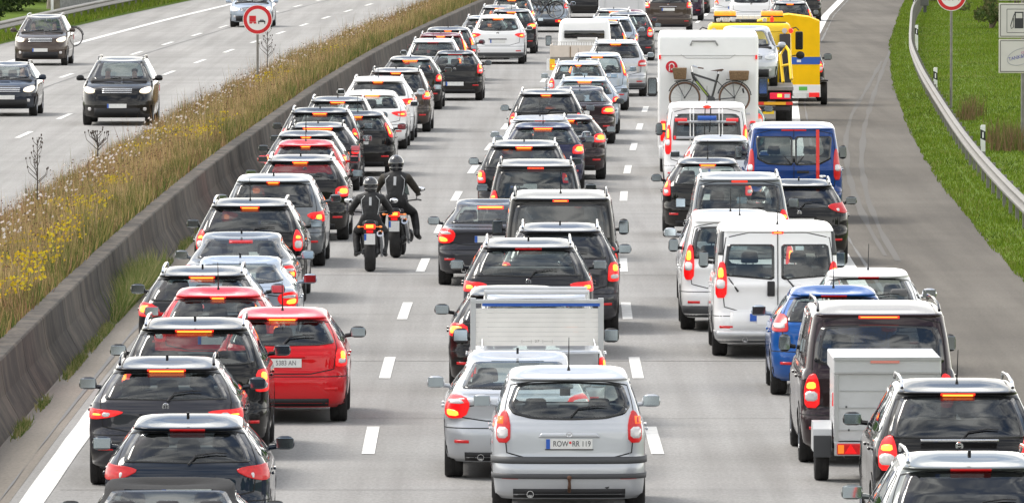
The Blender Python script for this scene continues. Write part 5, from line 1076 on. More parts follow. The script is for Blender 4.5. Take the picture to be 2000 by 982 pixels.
m = MB(); m.box((-.02, 1.55+1.1, 1.27), (.12, .02, .08), .005); m.build('dashboard_screen', PLA, T)
m = MB(); yr_ = b.surf('rear', [.42], [.33], [.004])[0]; m.lathe([(.028, -.004), (.028, .0)], (yr_[0], yr_[1], .36), 'Y', 14); m.build('towing_eye_cover', PLA, T)
for c in [o for o in T.children if o.name.startswith('tail_light')]:
    sx = 1 if c.data.vertices[0].co.x > 0 else -1
    q = sorted((sx*.745, sx*.845)); b.band('rear', q[0], q[1], 1.045, 1.125, .017, pmat('glow_orange', (.7, .1, .02), .3, emit=(1, .12, .02), es=.9), 'indicator_lens', c, 2)
# bright red hatchback lettering
for o in bpy.data.objects:
    if o.get('label', '').startswith('bright red hatchback'): T = o
pl = [o for o in T.children if o.name.startswith('number_plate')][0]; yp = min(v.co.y for v in pl.data.vertices)-.0015
text_mesh('J  5383 AN', .088, 'lettering', pmat('lettering_grey', (.10, .10, .11), .5), pl, (.03, yp, .79), sx=.82, ext=.0012)
def find(lbl):
    for o in bpy.data.objects:
        if o.get('label', '').startswith(lbl): return o
def bodyof(r): return r[1]
# dark blue van: red stripe, split doors, badge
T, b, p = BV
b.band('rear', .44, .505, .62, 1.86, .012, RSR, 'red_stripe', T, 24)
b.line('rear', [(0, .45), (0, 1.86)], .014, .014, closed=False, parent=T, name='door_gap')
m = MB(); v = b.surf('rear', [.56], [.93], [.008])[0]; m.ell(tuple(v), (.085, .008, .03), 16, 6); m.build('badge', CHR, T)
m = MB(); v = b.surf('rear', [.18], [1.02], [.015])[0]; m.box(tuple(v), (.24, .03, .05), .012); m.build('door_handle', PLA, T)
for s0, s1 in ((.06, .22), (-.06, -.22)):
    m = MB(); m.tube([tuple(b.surf('rear', [s0], [1.17], [.03])[0]), tuple(b.surf('rear', [s1], [1.36], [.02])[0])], [.012, .006], 5); m.build('rear_wiper', PLA, T)
# big white van
T, b, p = WV
b.line('rear', [(0, .45), (0, 1.88)], .014, .012, closed=False, parent=T, name='door_gap')
m = MB(); v = b.surf('rear', [-.10], [1.02], [.012])[0]; m.box(tuple(v), (.11, .03, .22), .02); m.build('door_handle', PLA, T, True)
for s0, s1, z1 in ((-.72, -.58, .98), (.02+.10, .26, 1.02)):
    m = MB(); m.tube([tuple(b.surf('rear', [s0], [1.17], [.025])[0]), tuple(b.surf('rear', [s1], [z1], [.02])[0])], [.008, .016], 5); m.build('rear_wiper', PLA, T)
pan = b.band('rear', -.70, .66, .42, .70, .010, P_WHT, 'plate_panel', T, 3)
bx(T, 'plate_recess', (0.0, float(b.surf('rear', [0], [.60], [.004])[0][1])-.022, .60), (.62, .012, .20), P_WHT, 0)
bx(T, 'bumper_step', (0, .0, .36), (1.80, .20, .08), ALW, .03)
m = MB(); m.box((-.36, -.028+float(b.surf('rear', [0], [.60], [.0])[0][1]), .60), (.10, .008, .11)); m.build('country_band', BLU, T)
for z0 in (1.44,):
    for sx in (-1, 1):
        q = sorted((sx*.80, sx*1.00)); b.band('rear', q[0], q[1], 1.50, 1.86, .010, PLG, 'corner_trim', T, 8)
# white van: bicycle rack
T, b, p = TV
RK = empty('bicycle_rack', (T.location.x, T.location.y, 0), T.rotation_euler[2], 'empty folding bicycle rack with red clamps and blue pad on the white van', 'bicycle rack')
m = MB()
for x_ in (-.36, -.29, .26, .33): m.tube([(x_, .02, 1.83), (x_, -.06, 1.75), (x_, -.09, 1.2), (x_, -.05, .98)], .014, 6)
m.build('upright_tubes', WHI, RK)
m = MB(); m.tube([(-.62, -.12, 1.56), (.62, -.12, 1.56)], .028, 8); m.build('upper_bar', ALU, RK)
m = MB(); m.tube([(-.66, -.14, 1.22), (.62, -.14, 1.22)], .032, 8); m.build('lower_bar', ALU, RK)
for x_ in (-.56, .54):
    m = MB(); m.tube([(x_-.13, -.12, 1.60), (x_+.13, -.12, 1.60)], .038, 8); m.build('clamp', REF, RK)
for x_ in (-.69, .65): bx(RK, 'end_cap', (x_, -.14, 1.22), (.05, .08, .08), REF, .01)
m = MB(); m.tube([(-.20, -.15, 1.64), (.20, -.15, 1.64)], .05, 10); m.build('pad', BLP, RK)
m = MB(); m.tube([(-.04, -.1, 1.85), (-.06, -.13, 1.25)], .012, 6); m.tube([(.08, -.1, 1.85), (.06, -.15, 1.40)], .014, 6); m.build('strap', PLA, RK)
m = MB(); m.ell((.0, -.06, 1.88), (.09, .03, .035)); m.build('third_brake_light', BLR, T)
for x_ in (-.24, .24): b.line('rear', [(x_, 1.16), (x_, 1.72)], .02, .010, closed=False, parent=T, name='window_bar', mat=PLA)
# chrome tailgate strips
for lb, z_, w_ in (('black off-roader with a chrome', 1.13, .42), ('brown off-roader with chrome', 1.03, .34)):
    T = find(lb)
    y_ = .05; m = MB(); m.box((0, y_, z_), (2*w_, .06, .028), .01); m.build('chrome_strip', CHR, T)
# black hatchback with visible plate keeps its wiper; city hatchback mirrors etc come from the builder

# ================= pickup with white board =================
Q('pickup', 'sedan', 1049, 0, P_SIL, 'silver pickup carrying an upright white board panel with blue top edge', D=131.4, lamp=('block', .72, .98, .19), bl=0, ant=None, glassm=GL_T, plate=False, exhaust=False, mirmat=PLA, mir=(.22, .19), dim=dict(L=5.1, W=1.78, H=1.73, B=.96, boot=1.95, rs=.14, tb=.76, rr=.16, hood=1.15, ws=.6))
T = find('silver pickup')
for o in [c for c in T.children if c.name.startswith('boot_gap')]: bpy.data.objects.remove(o)
bx(T, 'tailgate_handle', (-.10, .018, .92), (.26, .02, .07), P_GRY, .008)
m = MB(); m.box((-.57*1.42, .003, .83), (.012, .01, .4)); m.box((.57*1.38, .003, .83), (.012, .01, .4)); m.build('tailgate_gap', GAP, T)
zb0, zb1 = 1.12, 1.70; WB = empty('white_board', (T.location.x, T.location.y+.10, 0), T.rotation_euler[2], 'white slatted board with blue top edge standing on the silver pickup bed', 'cargo panel')
m = MB()
for k in range(8): z_ = zb0+(zb1-.10-zb0)*(k+.5)/8; m.box((0, .003, z_), (1.56, .03, (zb1-.10-zb0)/8-.003))
m.build('panel', pmat('board_cream_white', (.84, .82, .78), .5, noise=.06, nscale=3), WB)
m = MB()
for sx in (-1, 1): m.box((sx*.815, 0, (zb0+zb1)/2-.01), (.07, .07, zb1-zb0+.08), .006)
m.box((0, 0, zb1-.013), (1.70, .075, .05), .006); m.build('frame', ALW, WB)
bx(WB, 'blue_edge', (.05, -.037, zb1-.055), (1.50, .012, .035), BLP, 0)
for x_ in (-.70, .72):
    m = MB(); m.tube([(x_, -.03, zb0+.09), (x_+(.0 if x_ < 0 else .03), -.045, zb0-.02)], .014, 6); m.build('latch', CHR, WB)
text_mesh('|-----|  27  |-----|', .045, 'lettering', pmat('faint_ink', (.35, .33, .30), .6), WB, (0, -.0135, zb0+.06), sx=1.4)
m = MB(); 
for z_, x0 in ((1.77, .66),): m.tube([(-x0, .9, 1.1), (-x0, .9, z_), (x0, .9, z_), (x0, .9, 1.1)], .032, 8)
m.build('load_frame', ALW, T)
m = MB(); m.tube([(-.66, 1.75, 1.1), (-.64, 1.75, 1.78), (.64, 1.75, 1.78), (.66, 1.75, 1.1)], .03, 8); m.build('load_frame', ALW, T)

# ================= cream boarded flatbed truck =================
D0 = 316.5; T = empty('flatbed_truck', (XP(1138, D0), D0, 0), -math.atan(lslope(D0)), 'small flatbed truck with cream side boards, white cab and a yellow plate', 'truck')
bx(T, 'chassis', (0, 2.4, .62), (.9, 4.8, .16), DRK, 0)
bx(T, 'load_bed', (0, 1.5, .95), (1.98, 3.0, .10), STL, 0)
bx(T, 'tailboard', (0, .02, 1.17), (2.0, .04, .36), CRM, 0)
for sx in (-1, 1): bx(T, 'side_board', (sx*.985, 1.5, 1.17), (.04, 2.9, .36), CRM, 0)
m = MB(); m.box((-.38, -.012, 1.14), (.025, .02, .34)); m.box((.36, -.012, 1.14), (.025, .02, .34)); m.build('board_strap', pmat('brown_strap', (.18, .12, .06), .7), T)
m = MB()
for i in range(26): m.box((-.95+i*.076, .0, 1.40), (.012, .012, .10))
m.box((0, 0, 1.452), (1.98, .014, .012)); m.build('mesh_top', pmat('mesh_grey', (.35, .33, .3), .6), T)
m = MB(); m.box((0, 4.0, 1.45), (1.72, 1.7, 1.30), .16, taper=(.88, .82)); m.build('cab', WHI, T, True)
bx(T, 'rear_window', (0, 3.225, 1.63), (1.25, .12, .24), FRIT, .03)
bx(T, 'roof_label', (.10, 3.16, 1.50), (.62, .02, .08), SWH, 0)
for sx in (-1, 1):
    mo = bx(T, 'door_mirror', (sx*1.12, 3.9, 1.42), (.18, .10, .32), PLA, .03); bx(mo, 'mirror_glass', (sx*1.12, 3.845, 1.42), (.14, .01, .26), MIR, 0)
    wheel(T, sx*.80, .95, .33, .24, dark=True); wheel(T, sx*.80, 4.0, .33, .22, dark=True)
    lo = bx(T, 'tail_light', (sx*.86, -.01, .72), (.26, .06, .12), RLL, .02); bx(lo, 'lamp_core', (sx*.9, -.045, .72), (.10, .02, .07), BLB, 0)
bx(T, 'yellow_plate', (-.93, -.02, .76), (.16, .03, .34), YEL, 0); bx(T, 'white_panel', (-1.06, .0, .76), (.09, .04, .36), WHI, 0)
bx(T, 'number_plate', (0, -.03, .66), (.52, .012, .11), PLT, 0)

# ================= motorhome =================
D0 = 235.3; MX = XP(1383, D0); T = empty('motorhome', (MX, D0, 0), -math.atan(lslope(D0)), 'big white motorhome with a high flat rear wall and a bicycle on its back', 'motorhome')
m = MB(); m.box((0, 3.0, 1.86), (2.29, 6.0, 2.62), .09); m.build('body', WHI, T, True)
bx(T, 'skirt', (0, 3.0, .46), (2.2, 5.8, .26), PLG, .03)
bx(T, 'rear_bumper', (0, -.02, .50), (2.24, .18, .30), P_WHT, .05)
m = MB(); m.box((0, -.008, 2.70), (2.14, .012, .012)); m.tube([(-.62, -.006, 2.72), (-.5, -.006, 2.64), (.5, -.006, 2.64), (.62, -.006, 2.72)], .008, 5); m.build('panel_seam', pmat('seam_grey', (.5, .5, .5), .6), T)
m = MB(); m.tube([(-.40, -.005, 2.93), (-.36, -.05, 3.03), (.16, -.05, 3.03), (.22, -.005, 2.93)], .022, 8); m.build('grab_rail', pmat('rail_grey', (.33, .33, .33), .5), T)
LG = MB(); LG.lathe([(.001, -.004), (.135, -.004), (.135, .0)], (-.83, -.006, 2.44), 'Y', 28, False); lg = LG.build('round_emblem', pmat('emblem_red', (.65, .01, .03), .4), T)
m = MB(); m.tube([(-.83+.055*math.cos(a), -.014, 2.45+.065*math.sin(a)) for a in np.linspace(-1.9, 3.0, 16)], .014, 6); m.tube([(-.875, -.014, 2.45), (-.885, -.014, 2.34)], .013, 6); m.build('emblem_mark', SWH, lg)
for sx in (-1, 1):
    bx(T, 'marker_lamp', (sx*1.10, -.01, 2.66), (.05, .05, .10), REF, .01)
    lo = bx(T, 'tail_light', (sx*1.02, -.05, .98), (.13, .08, .46), RLL, .03); bx(lo, 'lamp_core', (sx*1.02, -.092, 1.08), (.08, .01, .14), BLB, 0)
    mo = bx(T, 'door_mirror', (sx*1.29, 5.2, 1.86), (.22, .12, .44), PLA, .05); bx(mo, 'mirror_glass', (sx*1.29, 5.137, 1.88), (.17, .01, .34), MIR, 0)
    m = MB(); m.tube([(sx*1.05, 5.25, 1.7), (sx*1.25, 5.22, 1.75)], .025, 6); m.build('mirror_arm', PLA, T)
    wheel(T, sx*.98, 1.5, .34, .24); wheel(T, sx*.98, 5.2, .34, .24)
m = MB(); m.box((0, 6.4, 1.25), (1.9, 1.6, 1.5), .2, taper=(.85, .6), shift=(0, -.25)); m.build('cab', P_WHT, T, True)
m = MB(); m.tube([(-.95, -.12, 1.38), (.95, -.12, 1.38)], .02, 6); m.tube([(-.95, -.36, 1.38), (.95, -.36, 1.38)], .02, 6)
for sx in (-.6, .6): m.tube([(sx, 0, 1.38), (sx, -.40, 1.38)], .02, 6); m.tube([(sx, 0, 1.9), (sx, -.06, 1.9), (sx, -.12, 1.38)], .016, 6)
m.build('bike_carrier', ALU, T)

# ================= bicycles =================
BBK = pmat('bike_black', (.012, .013, .014), .35, coat=.5); TAN_ = pmat('tyre_brown', (.16, .085, .05), .7); WICK = pmat('wicker', (.20, .125, .065), .8, noise=.35, nscale=40, bump=.6, bscale=60); LIM = pmat('bike_lime', (.30, .42, .03), .4); LEA = pmat('saddle_brown', (.10, .055, .04), .6)
def bicycle(loc, rz, label, tyre=None, frame=None, baskets=True, s=1.0, flip=False, group=None):
    T = empty('bicycle', loc, rz, label, 'bicycle', group); T.scale = (s, s, s); tyre = tyre or TAN_; frame = frame or BBK; R_ = .345; cf, cr_ = -.56, .52; zc = R_
    for cx in (cf, cr_):
        m = MB(); m.lathe([(R_-.034, -.018), (R_-.006, -.024), (R_, 0), (R_-.006, .024), (R_-.034, .018)], (cx, 0, zc), 'Y', 36, False); w = m.build('wheel', tyre, T, True)
        m = MB(); m.lathe([(R_-.045, -.010), (R_-.028, -.012), (R_-.028, .012), (R_-.045, .010), (R_-.045, -.010)], (cx, 0, zc), 'Y', 36, False); m.lathe([(.02, -.04), (.02, .04)], (cx, 0, zc), 'Y', 10); m.build('rim', BBK if baskets else ALU, w)
        m = MB()
        for k in range(16): a = 2*PI*k/16; m.tube([(cx, .01*(-1)**k, zc), (cx+(R_-.04)*math.cos(a), 0, zc+(R_-.04)*math.sin(a))], .0022, 3)
        m.build('spokes', ALU, w)
        m = MB(); arc = np.linspace(.15, 2.9, 14) if cx == cr_ else np.linspace(.45, 2.75, 12); m.tube([(cx+(R_+.022)*math.cos(a), 0, zc+(R_+.022)*math.sin(a)) for a in arc], .014, 5); m.build('mudguard', BBK, T)
    hd = (-.40, 0, .90); st = (.17, 0, .86); bb = (.02, 0, .30)
    m = MB(); m.tube([hd, (-.36, 0, .76)], .028, 8); m.tube([(-.37, 0, .80), bb], .034, 8); m.tube([(-.38, 0, .86), (.12, 0, .70)], .022, 8); m.tube([st, bb], .024, 8)
    for sy in (-.04, .04): m.tube([bb, (cr_, sy, zc)], .012, 6); m.tube([(.13, 0, .72), (cr_, sy, zc)], .010, 6)
    m.build('frame', frame, T, True)
    if baskets: m = MB(); m.tube([(-.31, -.027, .70), (-.06, -.027, .40)], .014, 6); m.build('frame_stripe', LIM, T)
    m = MB()
    for sy in (-.05, .05): m.tube([(-.36, sy*.6, .76), (-.44, sy, .52), (cf, sy, zc)], .012, 6)
    m.build('fork', frame, T)
    m = MB(); m.tube([hd, (-.42, 0, 1.02)], .014, 6); m.tube([(-.25, -.26, 1.0), (-.38, -.20, 1.04), (-.42, 0, 1.03), (-.38, .20, 1.04), (-.25, .26, 1.0)], .011, 6); m.build('handlebar', CHR, T)
    for sy in (-1, 1): m = MB(); m.tube([(-.27, sy*.255, 1.005), (-.15, sy*.28, .985)], .016, 6); m.build('grip', LEA, T)
    m = MB(); m.tube([st, (.155, 0, .92)], .013, 6); m.build('seat_post', CHR, T)
    m = MB(); m.prism([(.0, .93), (.10, .95), (.26, .97), (.29, .95), (.24, .915), (.10, .925)], -.05, .05); m.build('saddle', LEA, T)
    m = MB(); m.lathe([(.085, -.045), (.085, -.038)], bb, 'Y', 20); m.tube([(.02, -.05, .30), (.12, -.06, .18)], .009, 5); m.tube([(.02, .05, .30), (-.08, .06, .42)], .009, 5); m.build('crank', PLG, T)
    if baskets:
        m = MB(); m.tube([(.34, 0, .74), (.78, 0, .72)], .010, 5)
        for x_ in (.48, .72): m.tube([(x_, -.06, .73), (cr_, -.07, zc)], .007, 4); m.tube([(x_, .06, .73), (cr_, .07, zc)], .007, 4)
        m.build('carrier', BBK, T)
        m = MB(); m.tube([(-.78, 0, .70), (-.42, 0, .74)], .010, 5)
        for x_ in (-.74,): m.tube([(x_, -.05, .70), (cf, -.06, zc)], .007, 4); m.tube([(x_, .05, .70), (cf, .06, zc)], .007, 4)
        m.build('front_carrier', BBK, T)
        bsk = MB(); bsk.box((.62, 0, .83), (.40, .30, .20), .02, taper=(1.10, 1.1)); bsk.build('rear_basket', WICK, T, True)
        bsk = MB(); bsk.box((-.66, 0, .87), (.26, .30, .25), .02, taper=(1.22, 1.2), shift=(-.01, 0)); bsk.build('front_basket', WICK, T, True)
        m = MB(); m.tube([(.70, -.06, .55), (.72, -.06, .45)], .02, 5); m.build('lock', PLA, T)
    return T
sl_ = lslope(235)
bicycle((MX+.05, D0-.24, 1.38), -math.atan(sl_), 'black touring bicycle with two wicker baskets hung on the motorhome', s=1.05)
c = find('silver blue people carrier carrying'); 
bicycle((c.location.x+.10, c.location.y-.30, .52), -.05, 'front bicycle on the tail of the silver blue car at the top edge', tyre=pmat('tyre_grey', (.30, .28, .26), .7), baskets=False, s=1.0)
bicycle((c.location.x-.15, c.location.y-.52, .55), PI-.03, 'rear bicycle on the tail of the silver blue car at the top edge', tyre=RUB, baskets=False, s=.98)
m = MB(); m.box((0, -.40, .46), (1.5, .35, .06)); m.tube([(0, 0, .4), (0, -.5, .45)], .03, 6); bc_ = m.build('bike_carrier', PLA, c)
bx(c, 'carrier_light', (.5, -.60, .46), (.22, .04, .10), RLL, .01); bx(c, 'carrier_lamp', (.55, -.625, .46), (.08, .02, .06), BLB, 0)
c = find('dark brown off-roader with warm')
bicycle((c.location.x+.30, c.location.y+.35, .55), .08, 'bicycle standing crosswise behind the brown oncoming off-roader', tyre=RUB, baskets=False, s=1.0)

# ================= recovery truck with silver car =================
D0 = 275.6; TX = XP(1462, D0)+.03; T = empty('recovery_truck', (TX, D0, 0), -math.atan(lslope(D0)), 'yellow recovery truck with amber light bars carrying a silver car', 'truck')
bx(T, 'chassis', (0, 3.4, .66), (.95, 6.6, .22), DRK, 0)
bx(T, 'load_bed', (0, 2.6, .99), (2.34, 5.2, .10), STL, .012)
bx(T, 'bed_side', (1.12, 2.6, .90), (.06, 5.1, .20), DRK, 0); bx(T, 'bed_side', (-1.12, 2.6, .90), (.06, 5.1, .20), DRK, 0)
m = MB()
for sx in (-1, 1): m.box((sx*1.06, -.036, .60), (.18, .012, .078))
m.box((.30, -.036, .60), (.16, .012, .078)); m.box((-.30, -.036, .60), (.16, .012, .078))
bb_ = bx(T, 'rear_bumper', (0, 0, .60), (2.30, .06, .08), pmat('bumper_orange', (.80, .40, .01), .5), 0); m.build('red_stripes', RSR, bb_)
bx(T, 'bed_underframe', (0, .35, .80), (2.1, .5, .26), DRK, 0)
bx(T, 'underrun_bar', (0, .02, .46), (2.2, .10, .12), P_DGR, .02); bx(T, 'number_plate', (.45, -.005, .36), (.40, .012, .09), YEL, 0)
for sx in (-1, 1):
    lo = bx(T, 'tail_light', (sx*.82, -.01, .80), (.56, .07, .17), pmat('deep_red_lens', (.38, .005, .03), .25, coat=.5, emit=(1, .01, .05), es=.25), .02); bx(lo, 'lamp_core', (sx*.80, -.05, .81), (.12, .02, .09), BLB, 0); bx(lo, 'reverse_lens', (sx*1.0, -.048, .80), (.14, .016, .10), WLN, 0)
    wheel(T, sx*.92, 1.1, .40, .44, dark=True); wheel(T, sx*1.0, 6.3, .40, .26, dark=True)
    for dy in (.75,): bx(T, 'mudguard', (sx*.94, 1.1, .86), (.42, .95, .05), PLA, .02)
m = MB(); m.box((0, 6.4, 1.66), (2.36, 1.9, 1.96), .14, taper=(.955, .95)); m.build('cab', YEL, T, True)
bx(T, 'rear_wall_panel', (.97, 5.36, 1.58), (.30, .08, 1.55), pmat('dark_panel', (.05, .045, .05), .7), .03); bx(T, 'rear_wall_panel', (-.97, 5.36, 1.58), (.30, .08, 1.55), MAT['dark_panel'], .03)
m = MB(); m.box((0, 5.438, 2.42), (2.2, .014, .010)); m.box((0, 5.433, 2.3), (.01, .016, .66)); m.build('panel_seam', pmat('seam_brown', (.30, .20, .02), .6), T)
for sx in (-1, 1):
    m = MB(); m.lathe([(.07, -.03), (.075, .03)], (sx*.96-(.0), 5.34, 2.44), 'Y', 16); m.tube([(sx*.96, 5.36, 2.40), (sx*.96, 5.40, 2.26)], .03, 6); m.build('work_lamp', WLN, T)
    lb = bx(T, 'light_bar', (sx*.64-(.02), 6.1, 2.90), (.60, .30, .13), AMB, .03); bx(lb, 'bar_base', (sx*.64-.02, 6.1, 2.815), (.62, .32, .03), PLA, 0)
m = MB()
for k in range(4): m.box((-.10+.17*k-.17, 6.0, 2.80), (.155, .30, .09), .01)
m.build('roof_sign', SWH, T)
for x_ in (-.84, -.68, -.58, .42): m = MB(); m.lathe([(.055, -.02), (.06, .05)], (x_, 5.90, 2.72), 'Y', 14); m.build('spot_lamp', WLN, T)
m = MB(); m.lathe([(.05, 0), (.055, .12), (.01, .16)], (.62, 5.9, 2.66), 'Z', 12); m.build('beacon', BLR, T)
m = MB(); m.tube([(-1.0, 5.8, 2.66), (1.0, 5.8, 2.66)], .02, 6); m.build('roof_bar', PLA, T)
for sx in (-1, 1):
    m = MB(); m.tube([(sx*1.12, 7.2, 2.45), (sx*1.28, 7.25, 2.50), (sx*1.36, 7.2, 2.42)], .018, 6); m.tube([(sx*1.12, 7.2, 1.7), (sx*1.34, 7.22, 1.75)], .018, 6); m.build('mirror_arm', PLA, T)
    mo = bx(T, 'door_mirror', (sx*1.37, 7.15, 2.14), (.21, .12, .50), PLA, .04); bx(mo, 'mirror_glass', (sx*1.37, 7.085, 2.16), (.16, .01, .40), FRIT, 0)
    m = MB(); m.ell((sx*1.40, 7.1, 1.74), (.12, .08, .11)); m.build('wide_mirror', PLA, T, True)
m = MB(); m.tube([(.92, 4.5, 1.06), (.84, 4.9, 1.8), (1.0, 5.0, 2.02), (1.08, 4.6, 1.9), (1.14, 4.0, 1.15)], .045, 8); m.tube([(.9, 4.7, 1.5), (1.12, 4.5, 1.55)], .035, 8); m.build('lifting_frame', YEL, T)
m = MB(); m.box((1.02, 5.0, 1.25), (.24, .2, .5)); m.tube([(.95, 4.9, 1.1), (1.05, 4.8, 1.5), (1.12, 4.9, 1.2)], .03, 6); m.build('winch', PLG, T)
m = MB(); m.lathe([(.06, -.02), (.07, .04)], (1.13, 5.3, 2.44), 'Y', 14); m.build('side_lamp', BLR, T)
tt = car('hatchback_car', 'mpv', 0, 0, P_SIL, 'silver small car facing backwards on the bed of the yellow recovery truck', group='cars on the recovery truck', facing=-1, loc=(TX+.02-.02, D0+.25+3.75+lslope(D0)*0, 1.03), yaw=PI-math.atan(lslope(D0)), lamp=('block', .8, 1.0), bl=0, lit=False, glassm=GL_C, ant=None, dim=dict(L=3.75, W=1.70, H=1.60, B=.98, hood=.80, ws=.9, tb=.74), plate=False)
del tt[0]['group']
# ================= yellow covered trailer =================
D0 = 296.6; YX = XP(1540, D0); T = empty('covered_trailer', (YX, D0, 0), -math.atan(lslope(D0)), 'yellow tarpaulin trailer with a blue band beside the right edge line', 'trailer')
m = MB(); m.prism([(-.90, .60), (.90, .60), (.90, 2.42), (.60, 2.54), (0, 2.62), (-.60, 2.54), (-.90, 2.42)], 0, 3.0); tp = m.build('tarpaulin', YTP, T)
m = MB(); m.box((0, -.004, 1.30), (1.802, .012, .21)); 
for sx in (-1, 1): m.box((sx*.904, 1.5, 1.30), (.012, 3.0, .21))
m.build('blue_band', BLP, tp)
m = MB(); m.box((.30, -.013, 1.29), (.12, .008, .07)); m.build('band_mark', SWH, tp)
bx(T, 'box_body', (0, 1.5, .48), (1.84, 3.04, .26), WHI, .012); bx(T, 'green_sticker', (.42, -.026, .50), (.24, .01, .11), pmat('green', (.12, .45, .08), .5), 0)
bx(T, 'rear_beam', (0, 0, .31), (1.86, .08, .10), ALW, 0); bx(T, 'number_plate', (.34, -.045, .30), (.36, .01, .15), PLT, 0)
for sx in (-1, 1):
    bx(T, 'tail_light', (sx*.74, -.05, .32), (.30, .04, .13), REF, .01); wheel(T, sx*1.03, 1.5, .33, .19, dark=True); bx(T, 'mudguard', (sx*1.04, 1.5, .70), (.22, .85, .05), PLA, .02)
m = MB(); m.box((0, 3.8, .42), (.10, 1.5, .10)); m.build('drawbar', STL, T)
Q('suv', 'suv', 1549, 0, P_BLK, 'black off-roader towing the yellow tarpaulin trailer, mostly hidden by it', D=301.6, bl=0, lamp=('tall', .85, 1.2), mirmat=PLA, mir=(.26, .20), dim=dict(W=1.86, H=1.85, L=4.6, B=1.12), rails=None, plate=False)
# ================= white box trailer at the top edge =================
D0 = 394; T = empty('box_trailer', (XP(1213, D0), D0, 0), -math.atan(lslope(D0)), 'pale grey box trailer at the top edge above the grey twin spot car', 'trailer')
m = MB(); m.box((0, 1.5, 1.40), (1.72, 3.0, 1.85), .06); m.build('box', pmat('box_pale', (.60, .60, .61), .5, noise=.05, nscale=2), T, True)
m = MB(); m.box((-.62, -.005, 1.4), (.05, .02, 1.7)); m.box((.66, -.005, 1.4), (.05, .02, 1.7)); m.build('door_edge', ALW, T)
bx(T, 'rear_beam', (0, -.02, .42), (1.74, .08, .14), PLG, 0)
for sx in (-1, 1): bx(T, 'tail_light', (sx*.68, -.07, .44), (.22, .04, .10), REF, .01); wheel(T, sx*.80, 1.5, .30, .17, dark=True)
# ================= aluminium trailer =================
D0 = 120.7; AX = XP(1734, D0); T = empty('aluminium_trailer', (AX, D0, 0), -math.atan(lslope(D0)), 'small aluminium box trailer with red corner lights behind the maroon people mover', 'trailer')
bx(T, 'box_side', (0, 1.05, .93), (1.20, 2.1, .80), ALW, .012)
bx(T, 'lid', (0, 1.05, 1.41), (1.26, 2.18, .20), ALW, .02)
m = MB(); m.box((0, -.052, 1.495), (1.26, .03, .035)); m.box((0, -.045, 1.335), (1.24, .02, .02)); m.box((0, -.008, .92), (1.20, .014, .012)); m.box((0, -.008, .66), (1.20, .014, .012)); m.box((0, -.008, 1.12), (1.20, .012, .006)); m.build('edge_profile', ALU, T)
for sx in (-1, 1):
    bx(T, 'corner_post', (sx*.60, -.004, .93), (.05, .05, .84), ALU, .006)
    bx(T, 'marker_strip', (sx*.625, .4, 1.0), (.012, .10, .16), REF, 0)
    f_ = MB(); f_.prism([(.85, .36), (.88, .62), (1.0, .70), (1.4, .70), (1.52, .62), (1.55, .36)], sx*.62 if sx > 0 else -.84, sx*.84 if sx > 0 else -.62, 'YZ'); f_.build('mudguard', ALW, T)
    bx(T, 'mud_flap', (sx*.73, .83, .42), (.21, .03, .26), PLG, .01)
    wheel(T, sx*.73, 1.2, .285, .165, dark=True)
    lo = bx(T, 'tail_light', (sx*.44, -.055, .44), (.30, .05, .13), RLN, .015)
    m = MB(); m.prism([(sx*.36, .39), (sx*.50, .39), (sx*.43, .50)], -.088, -.078); m.build('triangle_reflector', RLL, lo); bx(lo, 'indicator_lens', (sx*.545, -.085, .44), (.07, .01, .10), ORL, 0)
bx(T, 'light_beam', (0, -.02, .44), (1.24, .05, .16), ALU, .01); bx(T, 'chassis', (0, 1.1, .40), (1.0, 2.2, .14), DRK, 0); bx(T, 'number_plate', (0, -.055, .44), (.34, .012, .14), PLT, 0)
bx(T, 'sticker', (-.03, -.064, 1.46), (.34, .006, .03), pmat('sticker_red', (.7, .25, .2), .5), 0)
m = MB(); m.tube([(0, 2.1, .45), (0, 3.6, .50)], .04, 8); m.build('drawbar', STL, T)
for z_, x_ in ((.93, -.48), (.93, .30), (.66, -.45), (.68, .40)): m = MB(); m.lathe([(.012, -.014), (.014, .0)], (x_, -.006, z_), 'Y', 8); m.build('rivet', PLG, T)
m = MB(); m.tube([(.1, .8, .35), (.2, .3, .05), (.5, -.6, .012), (.62, -1.6, .012)], .008, 5); m.build('hanging_cable', PLA, T)
# ================= soft top =================
T = find('black convertible'); 
for o in list(T.children_recursive):
    if o.name.startswith(('antenna', 'roof_rail')): bpy.data.objects.remove(o)
# ================= people =================
def skin_mesh(name, nodes, edges, mats, parent, matf=None, levels=2):
    me = bpy.data.meshes.new(name); ks = list(nodes); me.from_pydata([nodes[k][:3] for k in ks], [(ks.index(a), ks.index(b)) for a, b in edges], [])
    o = bpy.data.objects.new('tmp_skin', me); COL.objects.link(o)
    o.modifiers.new('s', 'SKIN'); 
    for i, k in enumerate(ks):
        r = nodes[k][3]; r = r if isinstance(r, tuple) else (r, r); o.data.skin_vertices[0].data[i].radius = r; o.data.skin_vertices[0].data[i].use_root = (i == 0)
    sb = o.modifiers.new('u', 'SUBSURF'); sb.levels = levels; sb.render_levels = levels
    dg = bpy.context.evaluated_depsgraph_get(); me2 = bpy.data.meshes.new_from_object(o.evaluated_get(dg)); bpy.data.objects.remove(o)
    me2.materials.clear()
    for m in mats: me2.materials.append(m)
    for p in me2.polygons: p.use_smooth = True; p.material_index = matf(p.center) if matf else 0
    me2.name = name; r = bpy.data.objects.new(name, me2); COL.objects.link(r); r.parent = parent; return r
LEAT = pmat('black_riding_suit', (.006, .006, .007), .6, noise=.5, nscale=9, bump=1, bscale=11); TROU = pmat('black_trousers', (.008, .008, .009), .75, noise=.5, nscale=9, bump=1, bscale=12); BOOT = pmat('boot_black', (.012, .012, .012), .4); OLV = pmat('olive_sleeves', (.035, .029, .020), .75, noise=.4, nscale=9, bump=1, bscale=11)
